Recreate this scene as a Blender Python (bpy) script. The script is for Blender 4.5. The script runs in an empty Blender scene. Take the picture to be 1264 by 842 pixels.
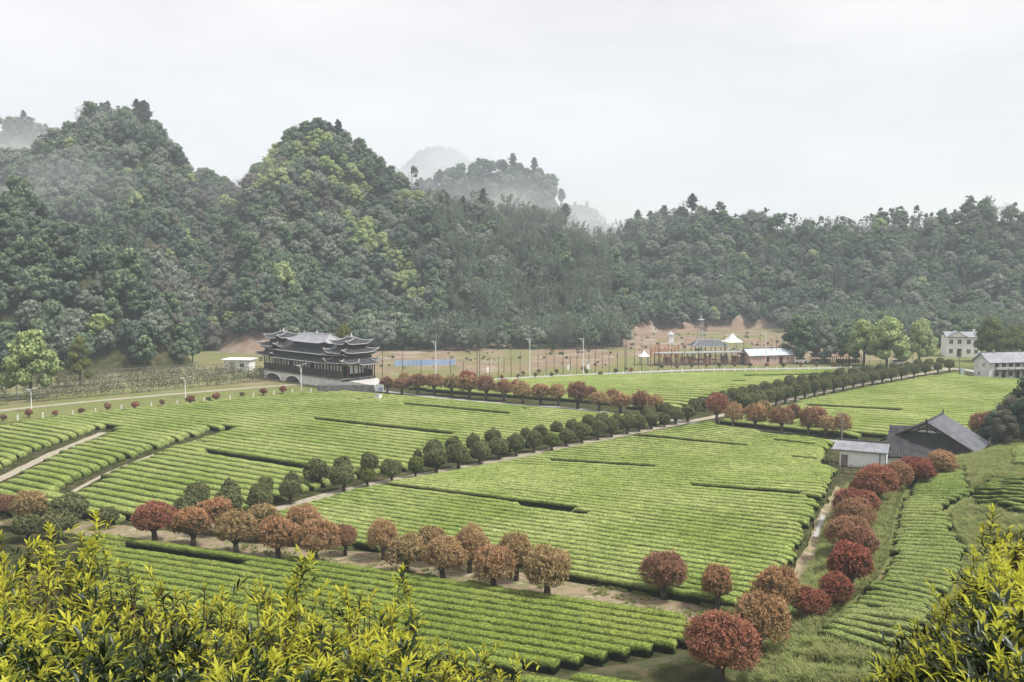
import bpy, math, random
import numpy as np
from mathutils import Vector, Matrix

# ------------------------------------------------------------------ camera, world, sun, exposure
sc = bpy.context.scene
COL = sc.collection
FPX, CH, CX, CY, YH = 1200.0, 22.0, 632.0, 421.0, 328.0
PITCH = math.atan((CY - YH) / FPX)
cam = bpy.data.cameras.new('camera')
cam.sensor_width = 36.0
cam.lens = FPX / 1264.0 * 36.0
cam.clip_start, cam.clip_end = 0.1, 6000.0
camo = bpy.data.objects.new('camera', cam)
COL.objects.link(camo)
camo.location = (0, 0, CH)
camo.rotation_euler = (math.pi / 2 - PITCH, 0, 0)
sc.camera = camo

SUN_EL, SUN_AZ = math.radians(56), math.radians(108)      # azimuth clockwise from +Y
world = bpy.data.worlds.new('World')
sc.world = world
world.use_nodes = True
wn, wl = world.node_tree.nodes, world.node_tree.links
wn.clear()
wo = wn.new('ShaderNodeOutputWorld')
wb = wn.new('ShaderNodeBackground')
wb.inputs['Strength'].default_value = 0.1
sky = wn.new('ShaderNodeTexSky')
sky.sky_type = 'NISHITA'
sky.sun_disc = False
sky.sun_elevation, sky.sun_rotation = SUN_EL, SUN_AZ
sky.air_density, sky.dust_density = 1.0, 3.0
wtc = wn.new('ShaderNodeTexCoord')
wmap = wn.new('ShaderNodeMapping')
wmap.inputs['Scale'].default_value = (1.3, 1.3, 4.5)
wnz = wn.new('ShaderNodeTexNoise')
wnz.inputs['Scale'].default_value = 2.2
wnz.inputs['Detail'].default_value = 5.0
wnz.inputs['Roughness'].default_value = 0.55
wr = wn.new('ShaderNodeValToRGB')
wr.color_ramp.elements[0].position, wr.color_ramp.elements[1].position = 0.32, 0.72
wr.color_ramp.elements[0].color = (4.45, 4.25, 4.3, 1)
wr.color_ramp.elements[1].color = (6.1, 5.75, 5.65, 1)
wmx = wn.new('ShaderNodeMixRGB')
wmx.inputs['Fac'].default_value = 0.96                  # nearly closed cloud cover over the clear sky
wl.new(wtc.outputs['Generated'], wmap.inputs['Vector'])
wl.new(wmap.outputs[0], wnz.inputs['Vector'])
wl.new(wnz.outputs['Fac'], wr.inputs['Fac'])
wl.new(sky.outputs[0], wmx.inputs['Color1'])
wl.new(wr.outputs[0], wmx.inputs['Color2'])
wl.new(wmx.outputs[0], wb.inputs['Color'])
wl.new(wb.outputs[0], wo.inputs['Surface'])

sl = bpy.data.lights.new('sun', 'SUN')
sl.energy = 3.0
sl.angle = math.radians(12)
sl.color = (1.0, 0.96, 0.9)
so = bpy.data.objects.new('sun', sl)
COL.objects.link(so)
so.rotation_euler = (math.pi / 2 - SUN_EL, 0, math.pi - SUN_AZ)

sc.view_settings.view_transform = 'Standard'
sc.view_settings.look = 'None'
sc.view_settings.exposure = 0.96
sc.view_settings.gamma = 1.0
sc.view_settings.use_curve_mapping = False
try:
    sc.cycles.use_denoising = True
    sc.cycles.max_bounces = 6
    sc.cycles.diffuse_bounces = 3
    sc.cycles.transmission_bounces = 3
    sc.cycles.volume_bounces = 1
    sc.cycles.use_adaptive_sampling = False
except Exception:
    pass

rng = np.random.default_rng(7)
random.seed(7)
U = rng.uniform

# ------------------------------------------------------------------ small maths
def hash2(i, j, s=0):
    n = (i.astype(np.int64) * 374761393 + j.astype(np.int64) * 668265263 + s * 1442695041) & 0x7fffffff
    n = ((n ^ (n >> 13)) * 1274126177) & 0x7fffffff
    n = (n ^ (n >> 16)) & 0xffff
    return n / 65535.0

def vnoise(x, y, s=0):
    x = np.asarray(x, float); y = np.asarray(y, float)
    i, j = np.floor(x), np.floor(y)
    u, v = x - i, y - j
    u = u * u * (3 - 2 * u); v = v * v * (3 - 2 * v)
    a, b = hash2(i, j, s), hash2(i + 1, j, s)
    c, d = hash2(i, j + 1, s), hash2(i + 1, j + 1, s)
    return (a * (1 - u) + b * u) * (1 - v) + (c * (1 - u) + d * u) * v

def fbm(x, y, s=0, o=3):
    r, a, t = 0, 0.5, 0
    for k in range(o):
        r = r + a * vnoise(np.asarray(x) * 2 ** k, np.asarray(y) * 2 ** k, s + k); t += a; a *= 0.5
    return r / t

def seg_dist(x, y, pts):
    """distance to polyline, signed side (+ = right of travel), param z interpolation weights"""
    best = np.full(np.shape(x), 1e9); side = np.zeros(np.shape(x)); par = np.zeros(np.shape(x))
    for k in range(len(pts) - 1):
        ax, ay = pts[k][:2]; bx, by = pts[k + 1][:2]
        dx, dy = bx - ax, by - ay
        t = np.clip(((x - ax) * dx + (y - ay) * dy) / (dx * dx + dy * dy), 0, 1)
        d = np.hypot(x - ax - t * dx, y - ay - t * dy)
        s = (x - ax) * dy - (y - ay) * dx
        m = d < best
        best = np.where(m, d, best); side = np.where(m, np.sign(s), side); par = np.where(m, k + t, par)
    return best, side, par

CP, SP = math.cos(PITCH), math.sin(PITCH)
def ray(px, py):
    a, b = (px - CX) / FPX, (CY - py) / FPX
    return np.array([a, CP + b * SP, -SP + b * CP])

def at(px, py, z=0.0):
    d = ray(px, py); t = (z - CH) / d[2]
    return np.array([0, 0, CH]) + d * t

def at_y(px, py, Y):
    d = ray(px, py)
    return np.array([0, 0, CH]) + d * (Y / d[1])

def project(P):
    P = np.asarray(P, float)
    x, y, z = P[..., 0], P[..., 1], P[..., 2] - CH
    dep = y * CP - z * SP
    up = y * SP + z * CP
    return CX + FPX * x / dep, CY - FPX * up / dep, dep

# ------------------------------------------------------------------ terrain
DITCH = [(4.0, -30.0), (5.0, 20.0), (8.5, 44.0)] + [tuple(at(*p)[:2]) for p in
         [(905, 842), (930, 800), (962, 748), (1000, 690), (1012, 650), (1040, 603), (1088, 592), (1150, 574), (1200, 560), (1264, 545), (1400, 515)]]
def height(x, y):
    x = np.asarray(x, float); y = np.asarray(y, float)
    d, s, _ = seg_dist(x, y, DITCH)
    sd = d * s
    r = np.clip(sd - 0.6, 0, None)
    hill = 0.36 * np.minimum(r, 3.5) + 0.05 * np.clip(r - 3.5, 0, 8) + 0.30 * np.clip(r - 11.5, 0, 8) + 0.10 * np.clip(r - 19.5, 0, 60)
    hill = hill + (fbm(x * 0.2, y * 0.2, 3) - 0.5) * 0.2 * np.clip(r / 3, 0, 1) + (fbm(x * .5, y * .5, 4) - .5) * .8 * np.clip((r - 10) / 3, 0, 1)
    hill = hill - 0.25 * np.exp(-(sd / 0.45) ** 2)
    ch = 19.2 - 0.475 * np.clip(y - 4, 0, None) - 0.02 * np.clip(np.abs(x) - 10, 0, None)
    ch = ch + (fbm(x * 0.3, y * 0.3, 9) - 0.5) * 0.8 * np.clip(ch / 4, 0, 1)
    return np.maximum(np.maximum(hill, ch), 0.0 - 0.25 * np.exp(-(sd / 0.45) ** 2))

def hit(px, py):
    d = ray(px, py)
    t = np.concatenate([np.arange(3, 140, 0.1), np.arange(140, 400, 0.4)])
    x, y, z = d[0] * t, d[1] * t, CH + d[2] * t
    below = z < height(x, y)
    k = int(np.argmax(below)) if below.any() else len(t) - 1
    return np.array([x[k], y[k], float(height(x[k], y[k]))])

# ridges: (pixel x, pixel y of the ground crest, distance)
def rid(pts, drop):
    out = []
    for px, py, Y in pts:
        p = at_y(px, py, Y); out.append((p[0], p[1], p[2] - drop))
    return out
RIDGES = [
    (rid([(-160, 225, 330), (-60, 212, 330), (20, 188, 330), (75, 165, 335), (112, 142, 335), (140, 128, 335), (172, 140, 335), (205, 174, 335), (238, 207, 335), (278, 233, 345), (318, 228, 350), (350, 192, 348), (372, 158, 345), (395, 150, 342), (425, 172, 340), (455, 190, 338), (482, 212, 335), (515, 238, 332), (560, 252, 335), (610, 258, 340), (660, 262, 345), (705, 278, 345), (740, 296, 345), (770, 340, 340), (785, 385, 330)], 5.0), 0.8),
    (rid([(-150, 250, 225), (-40, 243, 222), (10, 250, 220), (60, 275, 217), (110, 318, 214), (165, 345, 214), (205, 375, 214), (238, 425, 214)], 5.0), 1.05),
    (rid([(385, 175, 330), (368, 235, 305), (345, 300, 280), (330, 370, 255)], 5.0), 0.85),
    (rid([(150, 150, 325), (165, 230, 300), (160, 300, 270)], 5.0), 0.8),
    (rid([(520, 245, 322), (560, 310, 300), (600, 372, 280)], 5.0), 0.75),
    (rid([(690, 285, 335), (705, 345, 305), (720, 400, 285)], 5.0), 0.75),
    (rid([(735, 300, 400), (765, 275, 395), (800, 263, 390), (850, 249, 385), (900, 260, 385), (960, 271, 380), (1010, 274, 378), (1080, 266, 375), (1150, 264, 372), (1190, 254, 370), (1264, 268, 368), (1400, 275, 360), (1500, 285, 350)], 5.5), 0.85),
    (rid([(850, 260, 380), (840, 330, 350), (835, 390, 322)], 5.0), 0.8),
    (rid([(1100, 275, 370), (1120, 350, 335), (1130, 395, 305)], 5.0), 0.8),
]
def hills_h(x, y):
    h = np.full(np.shape(x), -6.0)
    for pts, sl_ in RIDGES:
        d, s, par = seg_dist(x, y, pts)
        zz = np.interp(par, np.arange(len(pts)), [p[2] for p in pts])
        c = zz - sl_ * (np.sqrt(d * d + 9) - 3)
        k = 3.0
        m = np.maximum(h, c)
        h = m + k * 0.35 * np.exp(-np.abs(h - c) / k)
    g = np.clip(h / 10, 0, 1)
    h = h + (fbm(x / 26, y / 26, 21) - 0.5) * 9 * g * np.clip((70 - h) / 30, .35, 1) + (fbm(x / 9, y / 9, 31) - 0.5) * 2.5 * g
    return np.clip(h, -3, None)
FAR = [
    (rid([(480, 262, 720), (515, 232, 720), (545, 212, 720), (575, 205, 720), (605, 199, 720), (640, 203, 720), (672, 211, 720), (688, 235, 720), (702, 268, 720), (720, 320, 720)], 7), 0.9),
    (rid([(670, 275, 1300), (690, 258, 1300), (708, 252, 1300), (728, 254, 1300), (745, 268, 1300), (762, 290, 1300), (790, 330, 1300)], 8), 0.9),
    (rid([(470, 240, 2000), (495, 214, 2000), (515, 194, 2000), (540, 186, 2000), (568, 194, 2000), (592, 215, 2000), (640, 260, 2000)], 6), 1.0),
    (rid([(-150, 175, 620), (-40, 156, 620), (10, 148, 620), (45, 150, 620), (75, 168, 620), (110, 210, 620)], 8), 0.9),
]
def far_h(x, y):
    h = np.full(np.shape(x), -8.0)
    for pts, sl_ in FAR:
        d, s, par = seg_dist(x, y, pts)
        zz = np.interp(par, np.arange(len(pts)), [p[2] for p in pts])
        h = np.maximum(h, zz - sl_ * (np.sqrt(d * d + 64) - 8))
    return np.clip(h + (fbm(x / 40, y / 40, 5) - .5) * 8 * np.clip(h / 10, 0, 1), -3, None)

# ------------------------------------------------------------------ object helpers
def tag(o, label=None, cat=None, group=None, kind=None):
    if label: o['label'] = label
    if cat: o['category'] = cat
    if group: o['group'] = group
    if kind: o['kind'] = kind
    return o

def empty(name, loc, rz=0.0, label=None, cat=None, group=None):
    o = bpy.data.objects.new(name, None)
    o.empty_display_size = 0.2
    COL.objects.link(o)
    o.location = loc
    o.rotation_euler = (0, 0, rz)
    return tag(o, label, cat, group)

def mesh_data(name, V, F, mats=(), mi=None, attrs=None, smooth=False):
    me = bpy.data.meshes.new(name)
    V = np.asarray(V, np.float32)
    if isinstance(F, np.ndarray):
        n, k = F.shape
        me.vertices.add(len(V)); me.vertices.foreach_set('co', V.ravel())
        me.loops.add(n * k); me.loops.foreach_set('vertex_index', F.astype(np.int32).ravel())
        me.polygons.add(n); me.polygons.foreach_set('loop_start', np.arange(n, dtype=np.int32) * k)
        me.update(calc_edges=True)
    else:
        me.from_pydata([tuple(map(float, v)) for v in V], [], [tuple(int(i) for i in f) for f in F])
    for m in mats: me.materials.append(m)
    if mi is not None: me.polygons.foreach_set('material_index', np.asarray(mi, np.int32))
    for an, (dom, arr) in (attrs or {}).items():
        a = me.attributes.new(an, 'FLOAT', dom)
        a.data.foreach_set('value', np.asarray(arr, np.float32))
    if smooth: me.polygons.foreach_set('use_smooth', np.ones(len(me.polygons), bool))
    me.update()
    return me

def link(name, me, parent=None, loc=None, rz=0.0, scale=None):
    o = bpy.data.objects.new(name, me)
    COL.objects.link(o)
    if parent is not None: o.parent = parent
    if loc is not None: o.location = loc
    o.rotation_euler = (0, 0, rz)
    if scale is not None: o.scale = scale
    return o

class MB:
    """collects shapes into one mesh"""
    def __init__(self): self.v, self.f, self.m = [], [], []
    def add(self, V, F, mi=0):
        b = len(self.v)
        self.v += [tuple(map(float, p)) for p in V]
        self.f += [tuple(int(i) + b for i in f) for f in F]
        self.m += [mi] * len(F)
        return self
    def box(self, c, s, rz=0.0, mi=0):
        x, y, z = s[0] / 2, s[1] / 2, s[2] / 2
        ca, sa = math.cos(rz), math.sin(rz)
        V = []
        for dz in (-z, z):
            for dx, dy in ((-x, -y), (x, -y), (x, y), (-x, y)):
                V.append((c[0] + dx * ca - dy * sa, c[1] + dx * sa + dy * ca, c[2] + dz))
        return self.add(V, [(3, 2, 1, 0), (4, 5, 6, 7), (0, 1, 5, 4), (1, 2, 6, 5), (2, 3, 7, 6), (3, 0, 4, 7)], mi)
    def tube(self, pts, radii, n=6, mi=0):
        pts = [np.asarray(p, float) for p in pts]
        if np.isscalar(radii): radii = [radii] * len(pts)
        V, F = [], []
        for k, p in enumerate(pts):
            d = pts[min(k + 1, len(pts) - 1)] - pts[max(k - 1, 0)]
            d = d / (np.linalg.norm(d) + 1e-9)
            a = np.cross(d, (0, 0, 1.0) if abs(d[2]) < 0.9 else (1.0, 0, 0)); a /= np.linalg.norm(a)
            b = np.cross(d, a)
            for q in range(n):
                th = 2 * math.pi * q / n
                V.append(p + radii[k] * (math.cos(th) * a + math.sin(th) * b))
        for k in range(len(pts) - 1):
            for q in range(n):
                q2 = (q + 1) % n
                F.append((k * n + q, k * n + q2, (k + 1) * n + q2, (k + 1) * n + q))
        F.append(tuple(range(n - 1, -1, -1))); F.append(tuple((len(pts) - 1) * n + q for q in range(n)))
        return self.add(V, F, mi)
    def prism(self, poly, axis_a, axis_b, axis_c, o, t, mi=0):
        """polygon in (a,b) extruded by t along c, origin o"""
        A, B, Cc, o = map(np.asarray, (axis_a, axis_b, axis_c, o))
        n = len(poly)
        V = [o + A * p[0] + B * p[1] for p in poly] + [o + A * p[0] + B * p[1] + Cc * t for p in poly]
        F = [tuple(range(n - 1, -1, -1)), tuple(range(n, 2 * n))]
        F += [(k, (k + 1) % n, n + (k + 1) % n, n + k) for k in range(n)]
        return self.add(V, F, mi)
    def slab(self, q, t, mi=0):
        """a quad (4 points) thickened downwards along its normal by t"""
        q = [np.asarray(p, float) for p in q]
        nrm = np.cross(q[1] - q[0], q[3] - q[0]); nrm /= np.linalg.norm(nrm)
        if nrm[2] < 0: nrm = -nrm
        return self.add(q + [p - nrm * t for p in q], [(0, 1, 2, 3), (7, 6, 5, 4), (0, 4, 5, 1), (1, 5, 6, 2), (2, 6, 7, 3), (3, 7, 4, 0)], mi)
    def data(self, name, mats, smooth=False):
        return mesh_data(name, self.v, self.f, mats, self.m, None, smooth)
    def build(self, name, mats, parent=None, loc=None, rz=0.0, smooth=False):
        if not isinstance(mats, (list, tuple)): mats = [mats]
        return link(name, self.data(name, mats, smooth), parent, loc, rz)

# ------------------------------------------------------------------ materials
def nodes(name):
    m = bpy.data.materials.new(name); m.use_nodes = True
    nt = m.node_tree; nt.nodes.clear()
    out = nt.nodes.new('ShaderNodeOutputMaterial')
    return m, nt.nodes, nt.links, out

def ramp_noise(N, L, scale, cols, pos=(0.35, 0.65), detail=4, coord='Object', stretch=None, rough=.6):
    tc = N.new('ShaderNodeTexCoord'); nz = N.new('ShaderNodeTexNoise')
    nz.inputs['Scale'].default_value = scale; nz.inputs['Detail'].default_value = detail; nz.inputs['Roughness'].default_value = rough
    src = tc.outputs[coord]
    if stretch:
        mp = N.new('ShaderNodeMapping'); mp.inputs['Scale'].default_value = stretch
        L.new(src, mp.inputs['Vector']); src = mp.outputs[0]
    L.new(src, nz.inputs['Vector'])
    r = N.new('ShaderNodeValToRGB')
    el = r.color_ramp.elements
    for k, c in enumerate(cols):
        p = pos[0] + (pos[1] - pos[0]) * k / max(1, len(cols) - 1)
        if k < 2: e = el[k]; e.position = p
        else: e = el.new(p)
        e.color = (*c, 1)
    L.new(nz.outputs['Fac'], r.inputs['Fac'])
    return r.outputs[0], nz

def mix(N, L, a, b, f, mode='MIX'):
    m = N.new('ShaderNodeMixRGB'); m.blend_type = mode
    for s, i in ((f, 0), (a, 1), (b, 2)):
        if hasattr(s, 'links'): L.new(s, m.inputs[i])
        elif isinstance(s, tuple): m.inputs[i].default_value = (*s[:3], 1)
        else: m.inputs[i].default_value = s
    return m.outputs[0]

def plain(name, cols, scale=3.0, rough=0.8, bump=0.0, stretch=None, spec=0.2, metal=0.0, detail=5, coord='Object'):
    m, N, L, out = nodes(name)
    b = N.new('ShaderNodeBsdfPrincipled')
    c, nz = ramp_noise(N, L, scale, cols, detail=detail, stretch=stretch, coord=coord)
    L.new(c, b.inputs['Base Color'])
    b.inputs['Roughness'].default_value = rough
    b.inputs['Specular IOR Level'].default_value = spec
    b.inputs['Metallic'].default_value = metal
    if bump:
        bp = N.new('ShaderNodeBump'); bp.inputs['Strength'].default_value = bump; bp.inputs['Distance'].default_value = 0.05
        L.new(nz.outputs['Fac'], bp.inputs['Height']); L.new(bp.outputs[0], b.inputs['Normal'])
    L.new(b.outputs[0], out.inputs['Surface'])
    return m

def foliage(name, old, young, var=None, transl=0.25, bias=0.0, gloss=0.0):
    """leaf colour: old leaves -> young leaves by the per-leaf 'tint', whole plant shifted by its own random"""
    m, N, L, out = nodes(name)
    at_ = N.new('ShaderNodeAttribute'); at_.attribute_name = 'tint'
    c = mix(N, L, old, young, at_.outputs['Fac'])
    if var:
        oi = N.new('ShaderNodeObjectInfo')
        r = N.new('ShaderNodeMath'); r.operation = 'MULTIPLY'; r.inputs[1].default_value = 0.75
        L.new(oi.outputs['Random'], r.inputs[0])
        c = mix(N, L, c, var, r.outputs[0])
    d = N.new('ShaderNodeBsdfDiffuse'); t = N.new('ShaderNodeBsdfTranslucent')
    L.new(c, d.inputs['Color']); L.new(c, t.inputs['Color'])
    ms = N.new('ShaderNodeMixShader'); ms.inputs[0].default_value = transl
    L.new(d.outputs[0], ms.inputs[1]); L.new(t.outputs[0], ms.inputs[2])
    res = ms.outputs[0]
    if gloss:
        g = N.new('ShaderNodeBsdfGlossy'); g.inputs['Roughness'].default_value = 0.35
        g.inputs['Color'].default_value = (.9, .95, 1, 1)
        m2 = N.new('ShaderNodeMixShader'); m2.inputs[0].default_value = gloss
        L.new(res, m2.inputs[1]); L.new(g.outputs[0], m2.inputs[2]); res = m2.outputs[0]
    L.new(res, out.inputs['Surface'])
    return m

M = {}
M['soil'] = plain('field_soil', [(.035, .045, .02), (.06, .065, .03), (.10, .085, .05)], .8, 1, .3, detail=8)
M['grass_ground'] = plain('grass_ground', [(.09, .12, .035), (.16, .18, .06), (.24, .20, .10)], .35, 1, .4, detail=10)
M['dirt'] = plain('dirt_track', [(.20, .15, .10), (.30, .23, .16), (.16, .16, .07), (.38, .31, .23)], .8, 1, .4, detail=9)
M['path'] = plain('packed_path', [(.26, .23, .17), (.36, .32, .25), (.22, .22, .13)], 1.2, 1, .3, detail=8)
M['concrete'] = plain('pale_concrete', [(.29, .285, .27), (.40, .39, .37)], 1.5, .9, .2, detail=8)
M['redsoil'] = plain('red_soil', [(.24, .13, .09), (.36, .22, .16), (.20, .19, .10), (.42, .30, .23)], .12, 1, .5, detail=10)
M['hillfloor'] = plain('forest_floor', [(.03, .045, .02), (.06, .07, .035)], .2, 1, .3)
M['bark'] = plain('bark', [(.05, .04, .032), (.12, .10, .085)], 6, 1, .5, stretch=(1, 1, .2))
M['pale_bark'] = plain('pale_bark', [(.20, .18, .15), (.34, .32, .28)], 6, 1, .3, stretch=(1, 1, .2))
M['white'] = plain('white_paint', [(.76, .76, .76), (.86, .86, .86)], .8, .7)
M['whitewash'] = plain('whitewashed_wall', [(.58, .58, .57), (.78, .78, .77)], .9, .9, .1, detail=8)
M['tile'] = plain('grey_roof_tiles', [(.085, .09, .10), (.15, .155, .17)], 1.5, .75, .2, detail=8)
M['tile_pale'] = plain('pale_grey_tiles', [(.21, .22, .245), (.32, .33, .36)], 1.2, .8, .2, detail=8)  # on the farmhouse this paleness carries the light on its right slope
M['tile_dark'] = plain('dark_roof_tiles', [(.03, .031, .035), (.065, .066, .072)], 1.2, .8, .2, detail=8)
M['tile_bridge'] = plain('blackish_bridge_tiles', [(.028, .028, .033), (.065, .065, .073)], 1.5, .75, .2, detail=8)
M['ridge'] = plain('pale_ridge_plaster', [(.40, .40, .40), (.56, .56, .55)], 3, .9)
M['wood_dark'] = plain('dark_stained_wood', [(.022, .018, .018), (.05, .04, .038)], 3, .6, stretch=(1, 1, .2))
M['wood_red'] = plain('dark_red_wood', [(.07, .025, .02), (.12, .045, .035)], 3, .6, stretch=(1, 1, .2))
M['lattice'] = plain('pale_paper_lattice', [(.62, .61, .6), (.78, .77, .76)], 5, .8)
M['stone'] = plain('pale_stone', [(.36, .35, .33), (.52, .51, .49)], 1.4, .95, .3, detail=9)
M['stone_dark'] = plain('weathered_stone', [(.10, .10, .09), (.20, .20, .18)], 1.4, .95, .4, detail=9)
M['glass'] = plain('window_glass', [(.03, .035, .04), (.06, .065, .07)], 2, .15, spec=.6)
M['metal_grey'] = plain('grey_metal', [(.28, .29, .30), (.38, .39, .40)], 3, .5, metal=.3)
M['metal_white'] = plain('white_metal', [(.70, .71, .72), (.8, .8, .8)], 3, .45)
M['blue'] = plain('blue_sheet', [(.22, .33, .52), (.34, .44, .62)], .6, .6)
M['bluegrey'] = plain('bluegrey_sheet_roof', [(.36, .42, .46), (.50, .55, .58)], .8, .6)
M['pink'] = plain('pink_brick', [(.42, .27, .23), (.54, .37, .33)], 2, .9, .2)
M['teal'] = plain('teal_paint', [(.06, .16, .22), (.1, .22, .28)], 2, .6)
M['rust'] = plain('rusty_steel', [(.16, .09, .07), (.28, .17, .13)], 3, .8)
M['wood_grey'] = plain('weathered_wood', [(.14, .12, .10), (.24, .21, .18)], 4, .9, stretch=(1, 1, .2))

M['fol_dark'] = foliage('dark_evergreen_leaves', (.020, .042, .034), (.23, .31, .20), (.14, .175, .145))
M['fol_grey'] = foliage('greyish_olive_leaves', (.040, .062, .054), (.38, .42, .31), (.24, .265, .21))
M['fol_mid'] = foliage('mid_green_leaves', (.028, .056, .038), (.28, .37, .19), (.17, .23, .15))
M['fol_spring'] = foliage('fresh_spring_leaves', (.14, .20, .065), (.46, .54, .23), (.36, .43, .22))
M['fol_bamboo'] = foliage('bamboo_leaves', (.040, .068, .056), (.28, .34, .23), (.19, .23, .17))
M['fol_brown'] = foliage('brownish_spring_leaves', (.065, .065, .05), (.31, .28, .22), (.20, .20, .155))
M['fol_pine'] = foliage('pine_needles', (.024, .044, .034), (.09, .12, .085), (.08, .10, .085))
M['fol_camphor'] = foliage('camphor_leaves', (.042, .058, .026), (.23, .245, .11), (.18, .185, .085))
M['fol_young'] = foliage('pale_young_leaves', (.07, .10, .025), (.19, .22, .07), (.16, .17, .06))
M['fol_orange'] = foliage('orange_brown_leaves', (.085, .078, .034), (.58, .31, .17), (.44, .30, .16))
M['fol_olive'] = foliage('olive_brown_leaves', (.080, .085, .034), (.50, .37, .18), (.45, .30, .16))
M['fol_red'] = foliage('red_leaves', (.070, .042, .028), (.44, .150, .11), (.36, .18, .11))
M['fol_maroon'] = foliage('dull_red_leaves', (.068, .052, .032), (.40, .195, .135), (.36, .22, .13))
M['grass'] = foliage('grass_blades', (.16, .23, .06), (.38, .45, .17), (.36, .33, .16), .35)
M['vine'] = foliage('vine_leaves', (.07, .075, .04), (.20, .20, .11), (.19, .16, .10))

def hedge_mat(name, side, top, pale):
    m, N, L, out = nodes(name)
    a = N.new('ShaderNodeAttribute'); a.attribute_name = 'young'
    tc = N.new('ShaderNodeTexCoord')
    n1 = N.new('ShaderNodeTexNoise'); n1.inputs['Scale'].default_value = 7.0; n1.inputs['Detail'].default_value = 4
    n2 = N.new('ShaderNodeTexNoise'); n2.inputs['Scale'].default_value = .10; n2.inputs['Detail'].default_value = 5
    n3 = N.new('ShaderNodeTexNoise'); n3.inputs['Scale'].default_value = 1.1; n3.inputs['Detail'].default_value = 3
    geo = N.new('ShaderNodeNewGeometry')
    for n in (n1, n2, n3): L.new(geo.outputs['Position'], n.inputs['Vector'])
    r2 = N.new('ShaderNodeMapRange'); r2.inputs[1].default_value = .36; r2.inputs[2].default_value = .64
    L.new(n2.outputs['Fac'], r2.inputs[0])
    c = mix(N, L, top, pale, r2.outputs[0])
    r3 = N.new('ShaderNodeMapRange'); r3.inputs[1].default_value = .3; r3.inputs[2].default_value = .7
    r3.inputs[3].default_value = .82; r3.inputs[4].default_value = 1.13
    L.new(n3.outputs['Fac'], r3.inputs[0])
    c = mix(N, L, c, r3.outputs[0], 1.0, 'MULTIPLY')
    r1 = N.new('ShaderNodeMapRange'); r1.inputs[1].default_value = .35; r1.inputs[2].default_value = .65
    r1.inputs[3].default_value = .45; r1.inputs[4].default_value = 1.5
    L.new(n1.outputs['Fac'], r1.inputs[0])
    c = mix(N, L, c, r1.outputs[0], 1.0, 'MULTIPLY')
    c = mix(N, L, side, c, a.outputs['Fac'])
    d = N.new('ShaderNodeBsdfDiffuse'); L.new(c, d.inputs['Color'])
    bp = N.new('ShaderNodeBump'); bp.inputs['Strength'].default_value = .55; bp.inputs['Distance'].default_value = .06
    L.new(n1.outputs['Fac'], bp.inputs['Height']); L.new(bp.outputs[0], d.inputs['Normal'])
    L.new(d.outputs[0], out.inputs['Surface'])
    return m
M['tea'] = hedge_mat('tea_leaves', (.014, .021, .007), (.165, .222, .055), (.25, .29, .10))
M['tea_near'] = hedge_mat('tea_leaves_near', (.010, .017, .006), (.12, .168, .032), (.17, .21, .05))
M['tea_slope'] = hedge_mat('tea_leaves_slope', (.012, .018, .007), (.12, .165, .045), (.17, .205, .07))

# ------------------------------------------------------------------ ground
xs = np.unique(np.concatenate([np.linspace(-3500, -420, 10), np.arange(-420, -90, 12), np.arange(-90, 110, 1.25), np.arange(110, 420, 12), np.linspace(420, 3500, 10)]))
ys = np.unique(np.concatenate([np.linspace(-400, -40, 6), np.arange(-40, 180, 1.25), np.arange(180, 480, 12), np.linspace(480, 5000, 14)]))
gx, gy = np.meshgrid(xs, ys)
gz = height(gx, gy)
V = np.stack([gx, gy, gz], -1).reshape(-1, 3)
nx, ny = len(xs), len(ys)
ii = (np.arange(ny - 1)[:, None] * nx + np.arange(nx - 1)[None, :]).ravel()
F = np.stack([ii, ii + 1, ii + nx + 1, ii + nx], 1)
def ground_mat():
    m, N, L, out = nodes('valley_ground')
    a = N.new('ShaderNodeAttribute'); a.attribute_name = 'slope_grass'
    b = N.new('ShaderNodeAttribute'); b.attribute_name = 'red_earth'
    soil, n0 = ramp_noise(N, L, .9, [(.03, .036, .016), (.055, .058, .024), (.10, .085, .05)], detail=8)
    grs, n1 = ramp_noise(N, L, .45, [(.09, .115, .04), (.18, .19, .075), (.14, .165, .055), (.23, .19, .115)], pos=(.3, .72), detail=10)
    red, n2 = ramp_noise(N, L, .14, [(.11, .12, .065), (.22, .17, .125), (.24, .165, .125), (.29, .245, .20), (.34, .295, .255)], pos=(.3, .7), detail=9)
    c = mix(N, L, soil, grs, a.outputs['Fac'])
    c = mix(N, L, c, red, b.outputs['Fac'])
    d = N.new('ShaderNodeBsdfDiffuse'); L.new(c, d.inputs['Color'])
    bp = N.new('ShaderNodeBump'); bp.inputs['Strength'].default_value = .6; bp.inputs['Distance'].default_value = .2
    L.new(n1.outputs['Fac'], bp.inputs['Height']); L.new(bp.outputs[0], d.inputs['Normal'])
    L.new(d.outputs[0], out.inputs['Surface'])
    return m
M['ground'] = ground_mat()
vx, vy, vz = V.T
dd, ss, _ = seg_dist(vx, vy, DITCH)
sg = np.clip((dd * ss + 1) / 2, 0, 1) * (vy < 150)
roadline = [tuple(at(*p)[:2]) for p in [(-400, 560), (-150, 548), (0, 522), (200, 501), (366, 486), (460, 476), (560, 474), (640, 470), (740, 465), (860, 460), (1000, 458), (1190, 456), (1400, 456)]]
rd, rs_, _ = seg_dist(vx, vy, roadline)
beyond = np.where(rs_ < 0, rd, -rd)
sg = np.maximum(sg, np.clip((beyond + 2) / 3, 0, 1))
red = np.clip((beyond - 11) / 8, 0, 1) * (0.35 + 0.65 * np.clip((vx + 55) / 15, 0, 1)) * np.clip((120 - vx) / 50, 0, 1) * np.clip((fbm(vx / 9, vy / 5, 71) - .33) * 5, .2, .95)
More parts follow.
